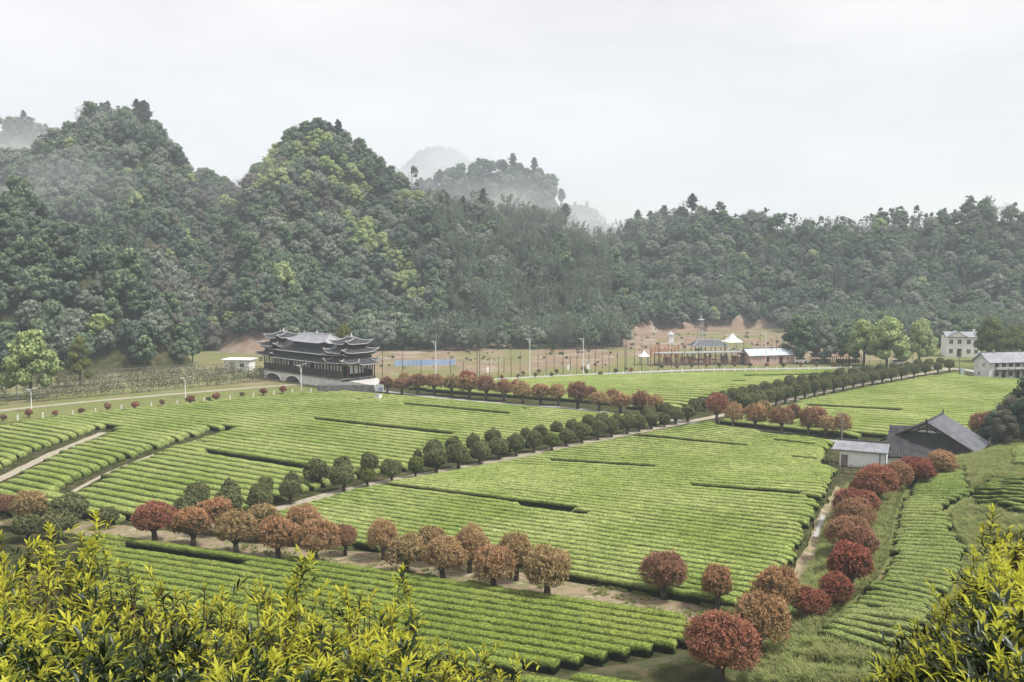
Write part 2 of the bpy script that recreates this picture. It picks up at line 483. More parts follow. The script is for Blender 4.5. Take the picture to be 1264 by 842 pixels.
g = link('ground', mesh_data('ground', V, F, [M['ground']], attrs={'slope_grass': ('POINT', sg), 'red_earth': ('POINT', red)}, smooth=True))
tag(g, 'valley floor and grassy slopes under the tea fields', None, None, 'structure')

def hill_mesh(name, fn, x0, x1, y0, y1, st, label, mat, redness=False):
    xs = np.arange(x0, x1, st); ys = np.arange(y0, y1, st)
    gx, gy = np.meshgrid(xs, ys)
    V = np.stack([gx, gy, fn(gx, gy)], -1).reshape(-1, 3)
    nx, ny = len(xs), len(ys)
    ii = (np.arange(ny - 1)[:, None] * nx + np.arange(nx - 1)[None, :]).ravel()
    F = np.stack([ii, ii + 1, ii + nx + 1, ii + nx], 1)
    F = F[(V[F][:, :, 2] > -2.9).any(1)]
    at_ = {}
    if redness:
        px, py, _ = project(V)
        r = np.clip((4.5 - V[:, 2]) / 2, 0, 1) * np.clip((px - 440) / 40, 0, 1) * np.clip((990 - px) / 40, 0, 1)
        r = np.maximum(r, np.clip((7 - V[:, 2]) / 3, 0, 1) * np.clip((px - 762) / 12, 0, 1) * np.clip((968 - px) / 14, 0, 1))
        r = np.maximum(r, np.clip((6 - V[:, 2]) / 2, 0, 1) * (px > 270) * (px < 340))
        at_ = {'red_earth': ('POINT', r), 'slope_grass': ('POINT', np.zeros(len(V)))}
    return tag(link(name, mesh_data(name, V, F, [mat], attrs=at_, smooth=True)), label, None, None, 'structure')
hill_mesh('hills', hills_h, -230, 270, 150, 470, 3.0, 'steep forested hills behind the tea fields', M['ground'], True)
hill_mesh('far_hills', far_h, -900, 600, 520, 2500, 12.0, 'pale misty mountains behind the nearer ridges', M['hillfloor'])

# ------------------------------------------------------------------ paths
def ribbon(name, px_pts, width, zoff, mat, label, step=1.5, jag=.15, hills=False):
    P = [hit(*p)[:2] for p in px_pts]
    pts = []
    for a, b in zip(P[:-1], P[1:]):
        n = max(1, int(np.hypot(*(b - a)) / step))
        for k in range(n): pts.append(a + (b - a) * k / n)
    pts.append(P[-1]); pts = np.array(pts)
    for _ in range(4): pts[1:-1] = (pts[:-2] + 2 * pts[1:-1] + pts[2:]) / 4
    d = np.gradient(pts, axis=0); d /= np.linalg.norm(d, axis=1)[:, None]
    nrm = np.stack([d[:, 1], -d[:, 0]], 1)
    cols = []
    for k, u in enumerate((-1, -.5, 0, .5, 1)):
        w = width / 2 * u
        jit = (fbm(pts[:, 0] * .6, pts[:, 1] * .6, 40 + k) - .5) * 2 * jag * width * (abs(u) == 1)
        q = pts + nrm * (w + jit)[:, None]
        cols.append(np.concatenate([q, (height(q[:, 0], q[:, 1]) + zoff)[:, None]], 1))
    V = np.stack(cols, 1).reshape(-1, 3)
    n = len(pts)
    ii = (np.arange(n - 1)[:, None] * 5 + np.arange(4)[None, :]).ravel()
    F = np.stack([ii, ii + 1, ii + 6, ii + 5], 1)
    o = link(name, mesh_data(name, V, F, [mat], smooth=True))
    return tag(o, label, None, None, 'structure'), pts

PATH_B = [(-120, 628), (0, 640), (60, 647), (150, 657), (240, 668), (300, 680), (440, 690), (520, 700), (600, 711), (700, 729), (800, 749), (870, 762), (915, 775)]
PATH_A = [(225, 662), (280, 645), (330, 633), (400, 612), (463, 597), (540, 583), (600, 572), (700, 551), (780, 535), (865, 518), (930, 505), (1000, 488), (1060, 476), (1120, 465), (1178, 455)]
PATH_C = [(462, 482), (520, 489), (600, 497), (700, 504), (780, 513), (850, 521), (905, 530), (960, 537), (1030, 545), (1060, 548)]
LANE = [(-260, 548), (-150, 531), (0, 507), (100, 497), (200, 488), (311, 479), (366, 475), (410, 473)]
ROAD = [(405, 473), (440, 473), (480, 473), (560, 471), (640, 467), (740, 462), (860, 457), (1000, 455), (1100, 453), (1190, 456), (1240, 466)]
_, _ = ribbon('dirt_track', PATH_B, 3.5, .014, M['dirt'], 'brown earth track between the two rows of round trees', jag=.12)
_, _ = ribbon('packed_path', PATH_A, 1.5, .022, M['path'], 'pale path running diagonally between the round green trees')
_, _ = ribbon('side_path', PATH_C, 1.5, .030, M['concrete'], 'narrow grey path along the row of reddish trees', jag=.03)
ribbon('far_lane', LANE, 2.0, .034, M['path'], 'narrow tan lane behind the marker posts at left', jag=.05)
_, _ = ribbon('far_road', ROAD, 2.6, .038, M['concrete'], 'pale road along the far edge of the tea fields', jag=.02)
ribbon('bare_turning', [(640, 850), (700, 838), (760, 826), (840, 812), (885, 795)], .8, .016, M['soil'], 'bare earth turning at the corner of the nearest field', step=.8, jag=.3)
ribbon('slope_footpath', [(905, 846), (955, 828), (1010, 806), (1055, 800)], .55, .05, M['path'], 'faint tan footpath across the near grassy slope', step=.6, jag=.3)
TRACK1 = [(-60, 618), (0, 592), (60, 562), (128, 534)]
TRACK2 = [(75, 616), (120, 590), (165, 571), (205, 556), (275, 534)]
ribbon('field_track', TRACK1, 1.3, .014, M['path'], 'tan footpath cut into the left tea field')
ribbon('field_track', TRACK2, .6, .014, M['path'], 'pale narrow channel cut into the left tea field')
ribbon('ditch_bed', [(900, 800), (925, 812), (948, 775), (972, 742), (1003, 690), (1014, 650), (1041, 606)], 1.3, .20, M['dirt'], 'bare brown ditch at the foot of the slope', step=.8, jag=.3)
ribbon('ditch_edge', [(958, 782), (972, 768), (986, 756)], .5, .30, M['concrete'], 'pale concrete ditch lining by the bright red bush', step=.6, jag=.25)
ribbon('ditch_edge', [(1006, 668), (1011, 655), (1016, 640)], .4, .30, M['concrete'], 'pale concrete ditch lining beside the middle field', step=.6, jag=.25)

# ------------------------------------------------------------------ tea hedges
def inside(poly, x, y):
    r = np.zeros(np.shape(x), bool); n = len(poly)
    for k in range(n):
        x1, y1 = poly[k][:2]; x2, y2 = poly[(k + 1) % n][:2]
        if y1 == y2: continue
        c = ((y1 > y) != (y2 > y)) & (x < (x2 - x1) * (y - y1) / (y2 - y1) + x1)
        r ^= c
    return r

n_rows = 0
used_labels = set()
ONES = ['', 'first', 'second', 'third', 'fourth', 'fifth', 'sixth', 'seventh', 'eighth', 'ninth', 'tenth', 'eleventh', 'twelfth', 'thirteenth', 'fourteenth', 'fifteenth', 'sixteenth', 'seventeenth', 'eighteenth', 'nineteenth']
def ordinal(n):
    if n < 20: return ONES[n]
    t, o = divmod(n, 10)
    tens = ['', '', 'twent', 'thirt', 'fort', 'fift', 'sixt', 'sevent', 'eight', 'ninet'][t]
    return tens + 'ieth' if o == 0 else tens + 'y-' + ONES[o]
def hedge(pts, hw, hh, mat, label, group, hmul):
    """one clipped hedge: rounded profile swept along pts, every vertex leafy-uneven"""
    global n_rows
    n = len(pts)
    d = np.gradient(pts[:, :2], axis=0); d /= (np.linalg.norm(d, axis=1)[:, None] + 1e-9)
    nrm = np.stack([d[:, 1], -d[:, 0]], 1)
    prof_u = np.array([-.94, -1.0, -.92, -.6, 0, .6, .92, 1.0, .94])
    prof_z = np.array([-.08, .50, .90, .99, 1.0, .99, .90, .50, -.08])
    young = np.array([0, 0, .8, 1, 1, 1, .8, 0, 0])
    k = len(prof_u)
    end = np.ones(n); end[0] = end[-1] = .72
    if n > 4: end[1] = end[-2] = .95
    wob = (fbm(pts[:, 0] * .35, pts[:, 1] * .35, 77) - .5)
    U_ = prof_u[None, :] * hw * (1 + .06 * wob[:, None]) * (.55 + .45 * end[:, None]) + rng.normal(0, .018, (n, k))
    Z_ = prof_z[None, :] * (hh * (1 + .10 * wob) * hmul)[:, None] * end[:, None] + rng.normal(0, .02, (n, k)) * (prof_z > .1)
    X = pts[:, None, 0] + nrm[:, None, 0] * U_ + d[:, None, 0] * rng.normal(0, .05, (n, k))
    Y = pts[:, None, 1] + nrm[:, None, 1] * U_ + d[:, None, 1] * rng.normal(0, .05, (n, k))
    o0 = pts[n // 2]
    V = np.stack([X - o0[0], Y - o0[1], pts[:, None, 2] + Z_ - o0[2]], -1).reshape(-1, 3)
    ii = (np.arange(n - 1)[:, None] * k + np.arange(k - 1)[None, :]).ravel()
    F = np.stack([ii, ii + 1, ii + k + 1, ii + k], 1)
    capA = [(3, 2, 1, 0), (4, 3, 0, 8), (5, 4, 8, 7), (5, 7, 6, 6)]
    ca = np.array([(0, 1, 2, 3), (0, 3, 5, 8), (3, 4, 5, 5), (5, 6, 7, 8)])[:, ::-1]
    ca = ca[[0, 1, 3]]
    F = np.concatenate([F, ca, (ca + (n - 1) * k)[:, ::-1]])
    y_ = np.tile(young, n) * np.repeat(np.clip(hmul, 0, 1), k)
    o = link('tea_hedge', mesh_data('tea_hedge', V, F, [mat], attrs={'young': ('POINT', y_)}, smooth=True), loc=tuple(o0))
    tag(o, label, 'tea hedge', group)
    n_rows += 1

def field(poly_px, guides_px, spacing, hw, hh, mat, label, group, step=.8, cuts=(), gaps=(), jend=.35):
    poly = [hit(*p)[:2] for p in poly_px]
    G = [(hit(*a)[:2], hit(*b)[:2]) for a, b in guides_px]
    cutw = [([hit(*p)[:2] for p in c], w) for c, w in cuts]
    gw = [(hit(*a)[:2], hit(*b)[:2]) for a, b in gaps]
    lines = []
    row_no = 0
    for (a0, b0), (a1, b1) in zip(G[:-1], G[1:]):
        dist = (np.linalg.norm(np.cross(b0 - a0, a1 - a0)) / np.linalg.norm(b0 - a0) + np.linalg.norm(np.cross(b0 - a0, b1 - a0)) / np.linalg.norm(b0 - a0)) / 2
        m = max(1, int(round(dist / spacing)))
        for k in range(m + (1 if (a1 is G[-1][0]) else 0)):
            t = k / m
            lines.append((a0 + (a1 - a0) * t, b0 + (b1 - b0) * t))
    # lines and the gap each belongs to
    gap_of = {}
    for gi, (ga, gb) in enumerate(gw):
        mid = (ga + gb) / 2
        ds = []
        for a, b in lines:
            d = (b - a) / np.linalg.norm(b - a)
            ds.append(abs(np.cross(d, mid - a)))
        gap_of.setdefault(int(np.argmin(ds)), []).append(gi)
    for li, (a, b) in enumerate(lines):
        ln = np.linalg.norm(b - a); d = (b - a) / ln
        a2, L2 = a - d * 160, 400
        s = np.arange(0, L2, step)
        p = a2[None] + d[None] * s[:, None]
        p = p + (np.array([-d[1], d[0]])[None] * ((fbm(s * .02 + li * .05, s * 0 + li * .07, 5) - .5) * .5)[:, None])
        ok = inside(poly, p[:, 0], p[:, 1])
        for c, w in cutw:
            ok &= seg_dist(p[:, 0], p[:, 1], c)[0] > w + rng.uniform(-.15, .15)
        hm = np.ones(len(p))
        for gi in gap_of.get(li, []):
            ga, gb = gw[gi]
            u = (p - ga) @ d; u1 = (gb - ga) @ d
            hm[(u > min(0, u1)) & (u < max(0, u1))] = .12
        # a few thin, damaged stretches
        dam = fbm(p[:, 0] * .12, p[:, 1] * .5 + li, 90)
        hm = np.where((dam > .86) & (hm > .5), .75, hm)
        idx = np.where(ok)[0]
        if len(idx) == 0: continue
        runs = np.split(idx, np.where(np.diff(idx) > 1)[0] + 1)
        made = 0
        for run in runs:
            if len(run) * step < 2.5 or len(run) < 4: continue
            q = p[run].copy()
            q[0] += d * rng.uniform(0, jend); q[-1] -= d * rng.uniform(0, jend)
            px, py, dep = project(np.concatenate([q, height(q[:, 0], q[:, 1])[:, None]], 1))
            if px.max() < -30 or px.min() > 1294: continue
            keep = (px > -90) & (px < 1354)
            i0, i1 = np.where(keep)[0][[0, -1]]
            q = q[i0:i1 + 1]; h2 = hm[run][i0:i1 + 1]
            if len(q) < 4: continue
            z = height(q[:, 0], q[:, 1])
            if made == 0: row_no += 1
            made += 1
            lab = label.replace('{o}', ordinal(row_no))
            if '{p}' in lab:
                mq = q[len(q) // 2]
                s1 = seg_dist(np.array(mq[0]), np.array(mq[1]), cutw[0][0])[1]; s2 = seg_dist(np.array(mq[0]), np.array(mq[1]), cutw[1][0])[1]
                lab = lab.replace('{p}', 'beyond the tan footpath' if s1 < 0 else ('between footpath and channel' if s2 < 0 else 'right of the channel'))
                if lab in used_labels: lab = lab.replace('tea hedge', 'shorter tea hedge')
            elif made > 1: lab = lab.replace('tea hedge,', 'tea hedge, right half of')
            used_labels.add(lab)
            hedge(np.concatenate([q, z[:, None]], 1), hw, hh, mat, lab, group, h2)

# broad middle field, right of the diagonal path
field([(305, 643), (340, 637), (400, 618), (463, 603), (540, 589), (600, 578), (700, 557), (780, 541), (868, 524), (905, 533), (960, 541), (1030, 549), (1015, 578), (1040, 586), (1030, 603), (1005, 648), (988, 690), (955, 745), (905, 757), (860, 748), (800, 735), (700, 716), (600, 697), (520, 688), (440, 678), (330, 666), (275, 655)],
      [((300, 652), (890, 757)), ((463, 603), (1000, 676)), ((600, 578), (1035, 606)), ((868, 526), (1030, 549))],
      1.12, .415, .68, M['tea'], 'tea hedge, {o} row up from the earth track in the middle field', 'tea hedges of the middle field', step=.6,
      gaps=[((463, 601), (700, 640)), ((640, 629), (720, 645)), ((761, 539), (913, 559)), ((686, 570), (804, 589)), ((955, 548), (1000, 556)), ((980, 570), (1005, 574)), ((860, 600), (982, 620)), ((996, 619), (1040, 624))])
# left field
field([(-160, 640), (-160, 560), (0, 529), (100, 514), (200, 505), (366, 489), (395, 489), (462, 483), (520, 494), (600, 502), (700, 510), (780, 519), (838, 524), (780, 530), (700, 545), (600, 566), (540, 577), (463, 590), (400, 605), (330, 627), (270, 645), (200, 650), (130, 648), (50, 640)],
      [((-70, 640), (60, 672)), ((258, 565), (330, 577)), ((400, 486), (825, 524))],
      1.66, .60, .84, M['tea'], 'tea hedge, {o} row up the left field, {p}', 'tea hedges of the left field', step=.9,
      cuts=[(TRACK1, 1.5), (TRACK2, .9)], gaps=[((258, 563), (400, 590)), ((510, 502), (610, 520)), ((405, 520), (540, 545))])
# near field below the earth track
field([(100, 668), (150, 668), (240, 682), (300, 694), (440, 704), (520, 714), (600, 726), (700, 745), (800, 764), (866, 777), (878, 800), (850, 805), (700, 832), (620, 836), (420, 860), (60, 860)],
      [((150, 668), (866, 777)), ((480, 815), (660, 850))],
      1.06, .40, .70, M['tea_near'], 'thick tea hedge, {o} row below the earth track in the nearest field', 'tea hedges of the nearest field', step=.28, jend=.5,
      gaps=[((150, 681), (300, 706))])
field([(640, 842), (760, 846), (845, 828), (880, 850), (880, 900), (560, 900)],
      [((600, 828), (860, 872)), ((600, 856), (860, 903))], 1.2, .45, .6, M['tea_near'], 'short tea hedge, {o} row past the bare turning at the field corner', 'short tea hedges at the near corner', step=.45)
# far fields
field([(500, 480), (560, 476), (640, 471), (740, 466), (860, 461), (1000, 459), (1040, 459), (1010, 470), (930, 486), (880, 495), (835, 512), (780, 505), (700, 496), (600, 490), (520, 483)],
      [((500, 484), (840, 514)), ((640, 470), (1030, 460))],
      2.3, .92, .7, M['tea'], 'low tea hedge, {o} row from the side path before the pinkish building', 'tea hedges of the far field', step=1.5,
      gaps=[((930, 470), (1030, 462))])
field([(885, 523), (935, 510), (1005, 493), (1060, 481), (1120, 470), (1180, 462), (1212, 470), (1320, 476), (1320, 520), (1215, 545), (1150, 545), (1100, 545), (1040, 540), (960, 531), (900, 525)],
      [((900, 524), (1100, 546)), ((930, 512), (1180, 525)), ((1180, 462), (1320, 470))],
      2.2, .88, .72, M['tea'], 'low tea hedge, {o} row up the field behind the grey farmhouse', 'tea hedges of the right far field', step=1.3,
      gaps=[((1000, 498), (1105, 517))])
# slope terraces
field([(1122, 604), (1150, 592), (1192, 582), (1196, 600), (1206, 612), (1185, 622), (1172, 634), (1180, 660), (1198, 690), (1182, 735), (1158, 750), (1140, 800), (1115, 825), (1004, 794), (1022, 768), (1060, 738), (1084, 716), (1096, 690), (1104, 640)],
      [((1004, 790), (1110, 820)), ((1030, 764), (1135, 775)), ((1072, 733), (1150, 748)), ((1105, 682), (1190, 688)), ((1112, 640), (1180, 642)), ((1120, 612), (1200, 612)), ((1130, 594), (1195, 586))],
      1.0, .38, .60, M['tea_slope'], 'terraced tea hedge, {o} row up the slope right of the red trees', 'terraced tea hedges on the right slope', step=.45)
field([(1200, 626), (1202, 606), (1222, 594), (1310, 588), (1310, 650), (1250, 638), (1222, 628)],
      [((1200, 640), (1290, 650)), ((1202, 612), (1290, 615)), ((1215, 590), (1300, 588))], 1.0, .38, .52, M['tea_slope'], 'terraced tea hedge, {o} row up at the right edge of the slope', 'upper terraced tea hedges', step=.5)
field([(1240, 578), (1246, 558), (1320, 552), (1320, 580)],
      [((1240, 576), (1300, 580)), ((1240, 557), (1300, 555))], 1.5, .65, .8, M['tea_slope'], 'dark tea hedge, {o} row up on the bank at the right edge', 'tea hedges on top of the bank', step=.5)
print('tea rows', n_rows)

# ------------------------------------------------------------------ foliage shapes
def unit(v): return v / (np.linalg.norm(v, axis=-1, keepdims=True) + 1e-9)
def faces(P, Nrm, size, aspect=.75, jit=.55):
    """leaf cards turned to face outward along Nrm"""
    n = len(P)
    nn = unit(Nrm + rng.normal(0, 1, (n, 3)) * jit)
    ax = unit(np.cross(nn, rng.normal(0, 1, (n, 3)))); sd = np.cross(nn, ax)
    s = (np.asarray(size) * U(.7, 1.3, n))[:, None]
    bend = nn * s * .12
    V = np.stack([P - ax * s * .5 - bend, P + sd * s * aspect * .5, P + ax * s * .5 - bend, P - sd * s * aspect * .5], 1).reshape(-1, 3)
    return V, np.arange(n * 4).reshape(n, 4)

def cards(P, Nrm, size, aspect=.55, droop=0.0, fold=.18):
    """leaf cards: folded rhombi at P, lying roughly across Nrm, pointing outward-ish"""
    n = len(P)
    r = unit(rng.normal(0, 1, (n, 3)))
    ax = unit(Nrm * .55 + r * .9 + np.array([0, 0, -droop]))
    sd = unit(np.cross(ax, unit(Nrm + rng.normal(0, .4, (n, 3)))))
    up = np.cross(sd, ax)
    s = np.asarray(size) * U(.7, 1.3, n); s = s[:, None]
    a = P - ax * s * .5; c = P + ax * s * .5
    b = P + sd * s * aspect * .5 - up * s * fold; d = P - sd * s * aspect * .5 - up * s * fold
    V = np.stack([a, b, c, d], 1).reshape(-1, 3)
    F = np.arange(n * 4).reshape(n, 4)
    return V, F

def blob(c, r, sub=1, rough=.12):
    """lumpy low-poly core"""
    nu, nv = 7, 5
    V = [];
    for j in range(nv + 1):
        th = math.pi * j / nv
        for i in range(nu):
            ph = 2 * math.pi * i / nu
            k = 1 + random.uniform(-rough, rough)
            V.append((c[0] + r[0] * k * math.sin(th) * math.cos(ph), c[1] + r[1] * k * math.sin(th) * math.sin(ph), c[2] + r[2] * k * math.cos(th)))
    F = [(j * nu + i, (j + 1) * nu + i, (j + 1) * nu + (i + 1) % nu, j * nu + (i + 1) % nu) for j in range(nv) for i in range(nu)]
    return np.array(V), np.array(F)

def join(parts):
    Vs, Fs, Ts, b = [], [], [], 0
    for V, F, T in parts:
        Vs.append(V); Fs.append(F + b); Ts.append(np.broadcast_to(T, len(F))); b += len(V)
    return np.concatenate(Vs), np.concatenate(Fs), np.concatenate(Ts)

def round_crown(n, size, flat=.80, lumps=16, aspect=.42, under=.12, core=.8, tufts=0):
    """unit-width clipped ball crown (x,y in +-.5, z 0..flat): lumps on a dome, leaf cards through the shell"""
    cs = unit(rng.normal(0, 1, (lumps, 3))); cs[:, 2] = np.abs(cs[:, 2]) * 1.1 - .25; cs = unit(cs)
    parts = []
    hz = flat / 2
    dirs = unit(rng.normal(0, 1, (n, 3)))
    low = dirs[:, 2] < -.55
    dirs[low, 2] *= -1
    dl = (dirs @ cs.T).max(1)
    rad = .375 + .12 * np.clip((dl - .80) / .20, 0, 1) ** .8
    az = np.arctan2(dirs[:, 1], dirs[:, 0]); p1, p2, p3 = U(0, 6.28, 3)
    rad = rad * (1 + .07 * np.sin(2 * az + p1) + .06 * np.sin(3 * az + p2) + .06 * np.sin(5 * dirs[:, 2] + 2 * az + p3))
    depth = 1 - np.abs(rng.normal(0, .13, n))
    if tufts:
        m_ = n // tufts
        dirs, rad, depth = dirs[:m_], rad[:m_], depth[:m_]
        C = dirs * (rad * depth)[:, None] * np.array([1, 1, flat]); C[:, 2] += hz * .98
        up = unit(dirs + np.array([0, 0, .55]))
        rep_ = np.repeat(np.arange(m_), tufts)
        P = C[rep_] + rng.normal(0, size * .42, (len(rep_), 3)) + up[rep_] * (U(-.3, .6, len(rep_)) * size)[:, None]
        V, F = cards(P, up[rep_] * 1.6, size, aspect, fold=.1)
        out_ = ((P - C[rep_]) * up[rep_]).sum(1) / size
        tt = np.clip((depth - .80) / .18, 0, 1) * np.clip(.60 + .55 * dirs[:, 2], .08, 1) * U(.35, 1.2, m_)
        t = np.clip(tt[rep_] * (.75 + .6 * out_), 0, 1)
    else:
        P = dirs * (rad * depth)[:, None] * np.array([1, 1, flat]); P[:, 2] += hz * .98
        V, F = faces(P, unit(dirs + np.array([0, 0, .2])), size, .7, .6)
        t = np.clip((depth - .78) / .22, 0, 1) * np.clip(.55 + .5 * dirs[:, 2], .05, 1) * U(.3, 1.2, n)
    parts.append((V, F, np.clip(t, 0, 1)))
    if core:
        bv, bf = blob((0, 0, hz), (.40 * core, .40 * core, .40 * core * flat))
        parts.append((bv, bf, .05))
    return join(parts)

def trunk_mb(h_trunk, crown_h, cr, r, limbs=5):
    b = MB()
    lean = U(-.05, .05, 2)
    top = np.array([lean[0], lean[1], h_trunk])
    b.tube([(0, 0, -.15), (lean[0] * .4, lean[1] * .4, h_trunk * .5), top], [r * 1.25, r, r * .85], 7)
    for k in range(limbs):
        a = 2 * math.pi * k / limbs + U(-.4, .4)
        e = top + np.array([math.cos(a) * cr * U(.35, .6), math.sin(a) * cr * U(.35, .6), crown_h * U(.35, .6)])
        m_ = (top + e) / 2 + np.array([math.cos(a), math.sin(a), 0]) * cr * .08
        b.tube([top - np.array([0, 0, .1 * h_trunk]), m_, e], [r * .6, r * .42, r * .2], 5)
    return b

CROWNS, TRUNKS = {}, {}
def crown_meshes(key, mats, n, size, flat, count, **kw):
    for k in range(count):
        V, F, T = round_crown(n, size, flat, **kw)
        base = mesh_data('crown', V, F, [], attrs={'tint': ('FACE', T)})
        for mk in mats:
            me = base.copy(); me.name = 'crown'; me.materials.append(M[mk])
            CROWNS.setdefault((key, mk), []).append(me)
crown_meshes('near', ['fol_orange', 'fol_olive', 'fol_red', 'fol_maroon'], 7600, .054, .80, 6, lumps=34, tufts=8)
crown_meshes('far', ['fol_orange', 'fol_olive', 'fol_red', 'fol_maroon'], 2000, .095, .76, 4, lumps=22, tufts=5)
crown_meshes('camphor', ['fol_camphor', 'fol_young'], 1900, .078, .92, 6, lumps=36, aspect=.6)
crown_meshes('shrub', ['fol_red', 'fol_maroon', 'fol_camphor'], 420, .14, .85, 2, lumps=10)
for k in range(4):
    TRUNKS.setdefault('t', []).append(trunk_mb(.42, .6, .5, .085).data('trunk', [M['bark']], True))

def round_tree(px, py, top, w, mk, key, name, label, cat, group=None, z=None, crown_flat=None):
    """tree standing at the pixel's ground point; sizes measured there"""
    p = hit(px, py)
    Y = project(p)[2]
    ppm = FPX / Y
    W, H = w / ppm * {'near': 1.04, 'far': 1.06, 'camphor': 1.10 * U(.9, 1.1), 'shrub': 1.1}[key], (py - top) / ppm
    rz = U(0, 6.28)
    fl = {'near': .80, 'far': .76, 'camphor': .92, 'shrub': .85}[key] if crown_flat is None else crown_flat
    fl0 = {'near': .80, 'far': .76, 'camphor': .92, 'shrub': .85}[key]
    chh = min(W * fl, H * .86) if crown_flat else H * {'near': .80, 'far': .76, 'camphor': .88, 'shrub': .9}[key]
    o = empty(name, tuple(p), 0, label, cat, group)
    me = CROWNS[(key, mk)]
    c = link('crown', me[rng.integers(len(me))], o, (0, 0, H - chh), rz, (W * U(.96, 1.06), W * U(.96, 1.06), chh / fl0))
    th = H - chh
    t = link('trunk', TRUNKS['t'][rng.integers(4)], o, (0, 0, 0), U(0, 6.28), (W * .85, W * .85, (th + chh * .12) / .42))
    c.rotation_euler = (U(-.1, .1), U(-.1, .1), rz)
    return o

ORD = ['first', 'second', 'third', 'fourth', 'fifth', 'sixth', 'seventh', 'eighth', 'ninth', 'tenth', 'eleventh', 'twelfth', 'thirteenth', 'fourteenth', 'fifteenth', 'sixteenth', 'seventeenth', 'eighteenth', 'nineteenth', 'twentieth', 'twenty-first', 'twenty-second', 'twenty-third', 'twenty-fourth', 'twenty-fifth', 'twenty-sixth', 'twenty-seventh', 'twenty-eighth', 'twenty-ninth', 'thirtieth', 'thirty-first', 'thirty-second', 'thirty-third', 'thirty-fourth', 'thirty-fifth', 'thirty-sixth']
CN = {'fol_orange': 'orange-brown', 'fol_olive': 'olive-brown', 'fol_red': 'bright red', 'fol_maroon': 'dull red', 'fol_camphor': 'dark green', 'fol_young': 'pale yellow-green'}

FRONT = [(192, 671, 619, 48, 'fol_red'), (238, 676, 627, 46, 'fol_orange'), (293, 686, 632, 48, 'fol_olive'), (343, 692, 639, 50, 'fol_orange'), (390, 697, 641, 52, 'fol_orange'),
         (502, 710, 660, 50, 'fol_olive'), (547, 720, 663, 51, 'fol_olive'), (609, 730, 673, 52, 'fol_orange'), (675, 741, 674, 59, 'fol_olive')]
BACK = [(268, 660, 615, 44, 'fol_orange'), (325, 668, 622, 38, 'fol_olive'), (374, 672, 624, 46, 'fol_orange'), (426, 686, 648, 30, 'fol_maroon'), (474, 691, 641, 40, 'fol_olive'), (533, 697, 650, 36, 'fol_olive'),
        (580, 707, 648, 43, 'fol_olive'), (637, 717, 657, 42, 'fol_olive'), (820, 740, 680, 54, 'fol_maroon'), (885, 752, 697, 41, 'fol_orange')]
for k, (a, b, c, d, m_) in enumerate(FRONT):
    round_tree(a, b, c, d, m_, 'near', 'photinia_tree', f'{CN[m_]} round tree, {ORD[k]} from the left on the near side of the earth track', 'tree', 'round trees on the near side of the earth track')
for k, (a, b, c, d, m_) in enumerate(BACK):
    round_tree(a, b, c, d, m_, 'near', 'photinia_tree', f'{CN[m_]} round tree, {ORD[k]} from the left on the far side of the earth track', 'tree', 'round trees on the far side of the earth track')
round_tree(938, 814, 732, 66, 'fol_orange', 'near', 'photinia_tree', 'tall orange-brown round tree behind the big red one at the track end', 'tree', crown_flat=.95)
round_tree(957, 778, 700, 58, 'fol_orange', 'near', 'photinia_tree', 'orange-brown tree rearmost of the clump at the track end', 'tree', crown_flat=.95)
round_tree(887, 842, 757, 90, 'fol_red', 'near', 'photinia_tree', 'largest and brightest red round tree at the right end of the earth track', 'tree', crown_flat=.82)
LINE = [(1000, 767, 726, 44, 'fol_red'), (1030, 752, 707, 42, 'fol_red'), (1048, 736, 670, 56, 'fol_red'), (1060, 700, 650, 46, 'fol_maroon'), (1046, 684, 637, 56, 'fol_maroon'), (1053, 660, 615, 50, 'fol_maroon'),
        (1056, 640, 604, 52, 'fol_red'), (1063, 625, 591, 28, 'fol_maroon'), (1082, 622, 574, 50, 'fol_red'), (1107, 610, 570, 40, 'fol_maroon'), (1130, 600, 565, 42, 'fol_red'), (1160, 588, 556, 36, 'fol_orange')]
for k, (a, b, c, d, m_) in enumerate(LINE):
    round_tree(a, b, c, d, m_, 'near', 'photinia_tree', f'{CN[m_]} bushy tree, {ORD[k]} from the near end of the line along the ditch', 'tree', 'red trees lining the ditch', crown_flat=.86)
LEFTG = [(38, 652, 606, 42, 'fol_olive', 'near', 'olive-brown round tree in the clump at the left edge'), (5, 642, 611, 28, 'fol_maroon', 'near', 'dull red round tree at the very left edge'),
         (86, 650, 608, 42, 'fol_camphor', 'camphor', 'tallest dark green tree in the left clump'), (70, 670, 630, 44, 'fol_camphor', 'camphor', 'dark green round tree frontmost in the left clump'),
         (34, 668, 634, 36, 'fol_camphor', 'camphor', 'dark green tree low in front of the olive-brown one at left'), (134, 652, 625, 26, 'fol_camphor', 'camphor', 'small dark green tree right of the left clump')]
for a, b, c, d, m_, key, lab in LEFTG:
    round_tree(a, b, c, d, m_, key, 'round_tree', lab, 'tree', 'clump of round trees at the left edge')
CAM_NEAR = [(232, 650, 612, 34), (282, 645, 600, 33), (320, 636, 596, 29), (358, 622, 591, 26), (424, 607, 572, 28), (454, 601, 577, 19, 'fol_young'), (484, 596, 566, 24), (513, 590, 563, 21, 'fol_young'), (538, 585, 553, 28), (566, 579, 547, 29), (592, 573, 543, 27),
            (616, 567, 540, 25), (637, 563, 534, 24), (659, 559, 531, 23), (681, 556, 534, 20, 'fol_young'), (699, 551, 529, 21), (718, 547, 521, 23), (738, 543, 517, 21), (755, 540, 514, 19), (774, 536, 511, 21), (789, 533, 511, 17), (804, 530, 508, 21), (820, 527, 510, 15), (834, 524, 503, 18), (849, 521, 499, 17)]
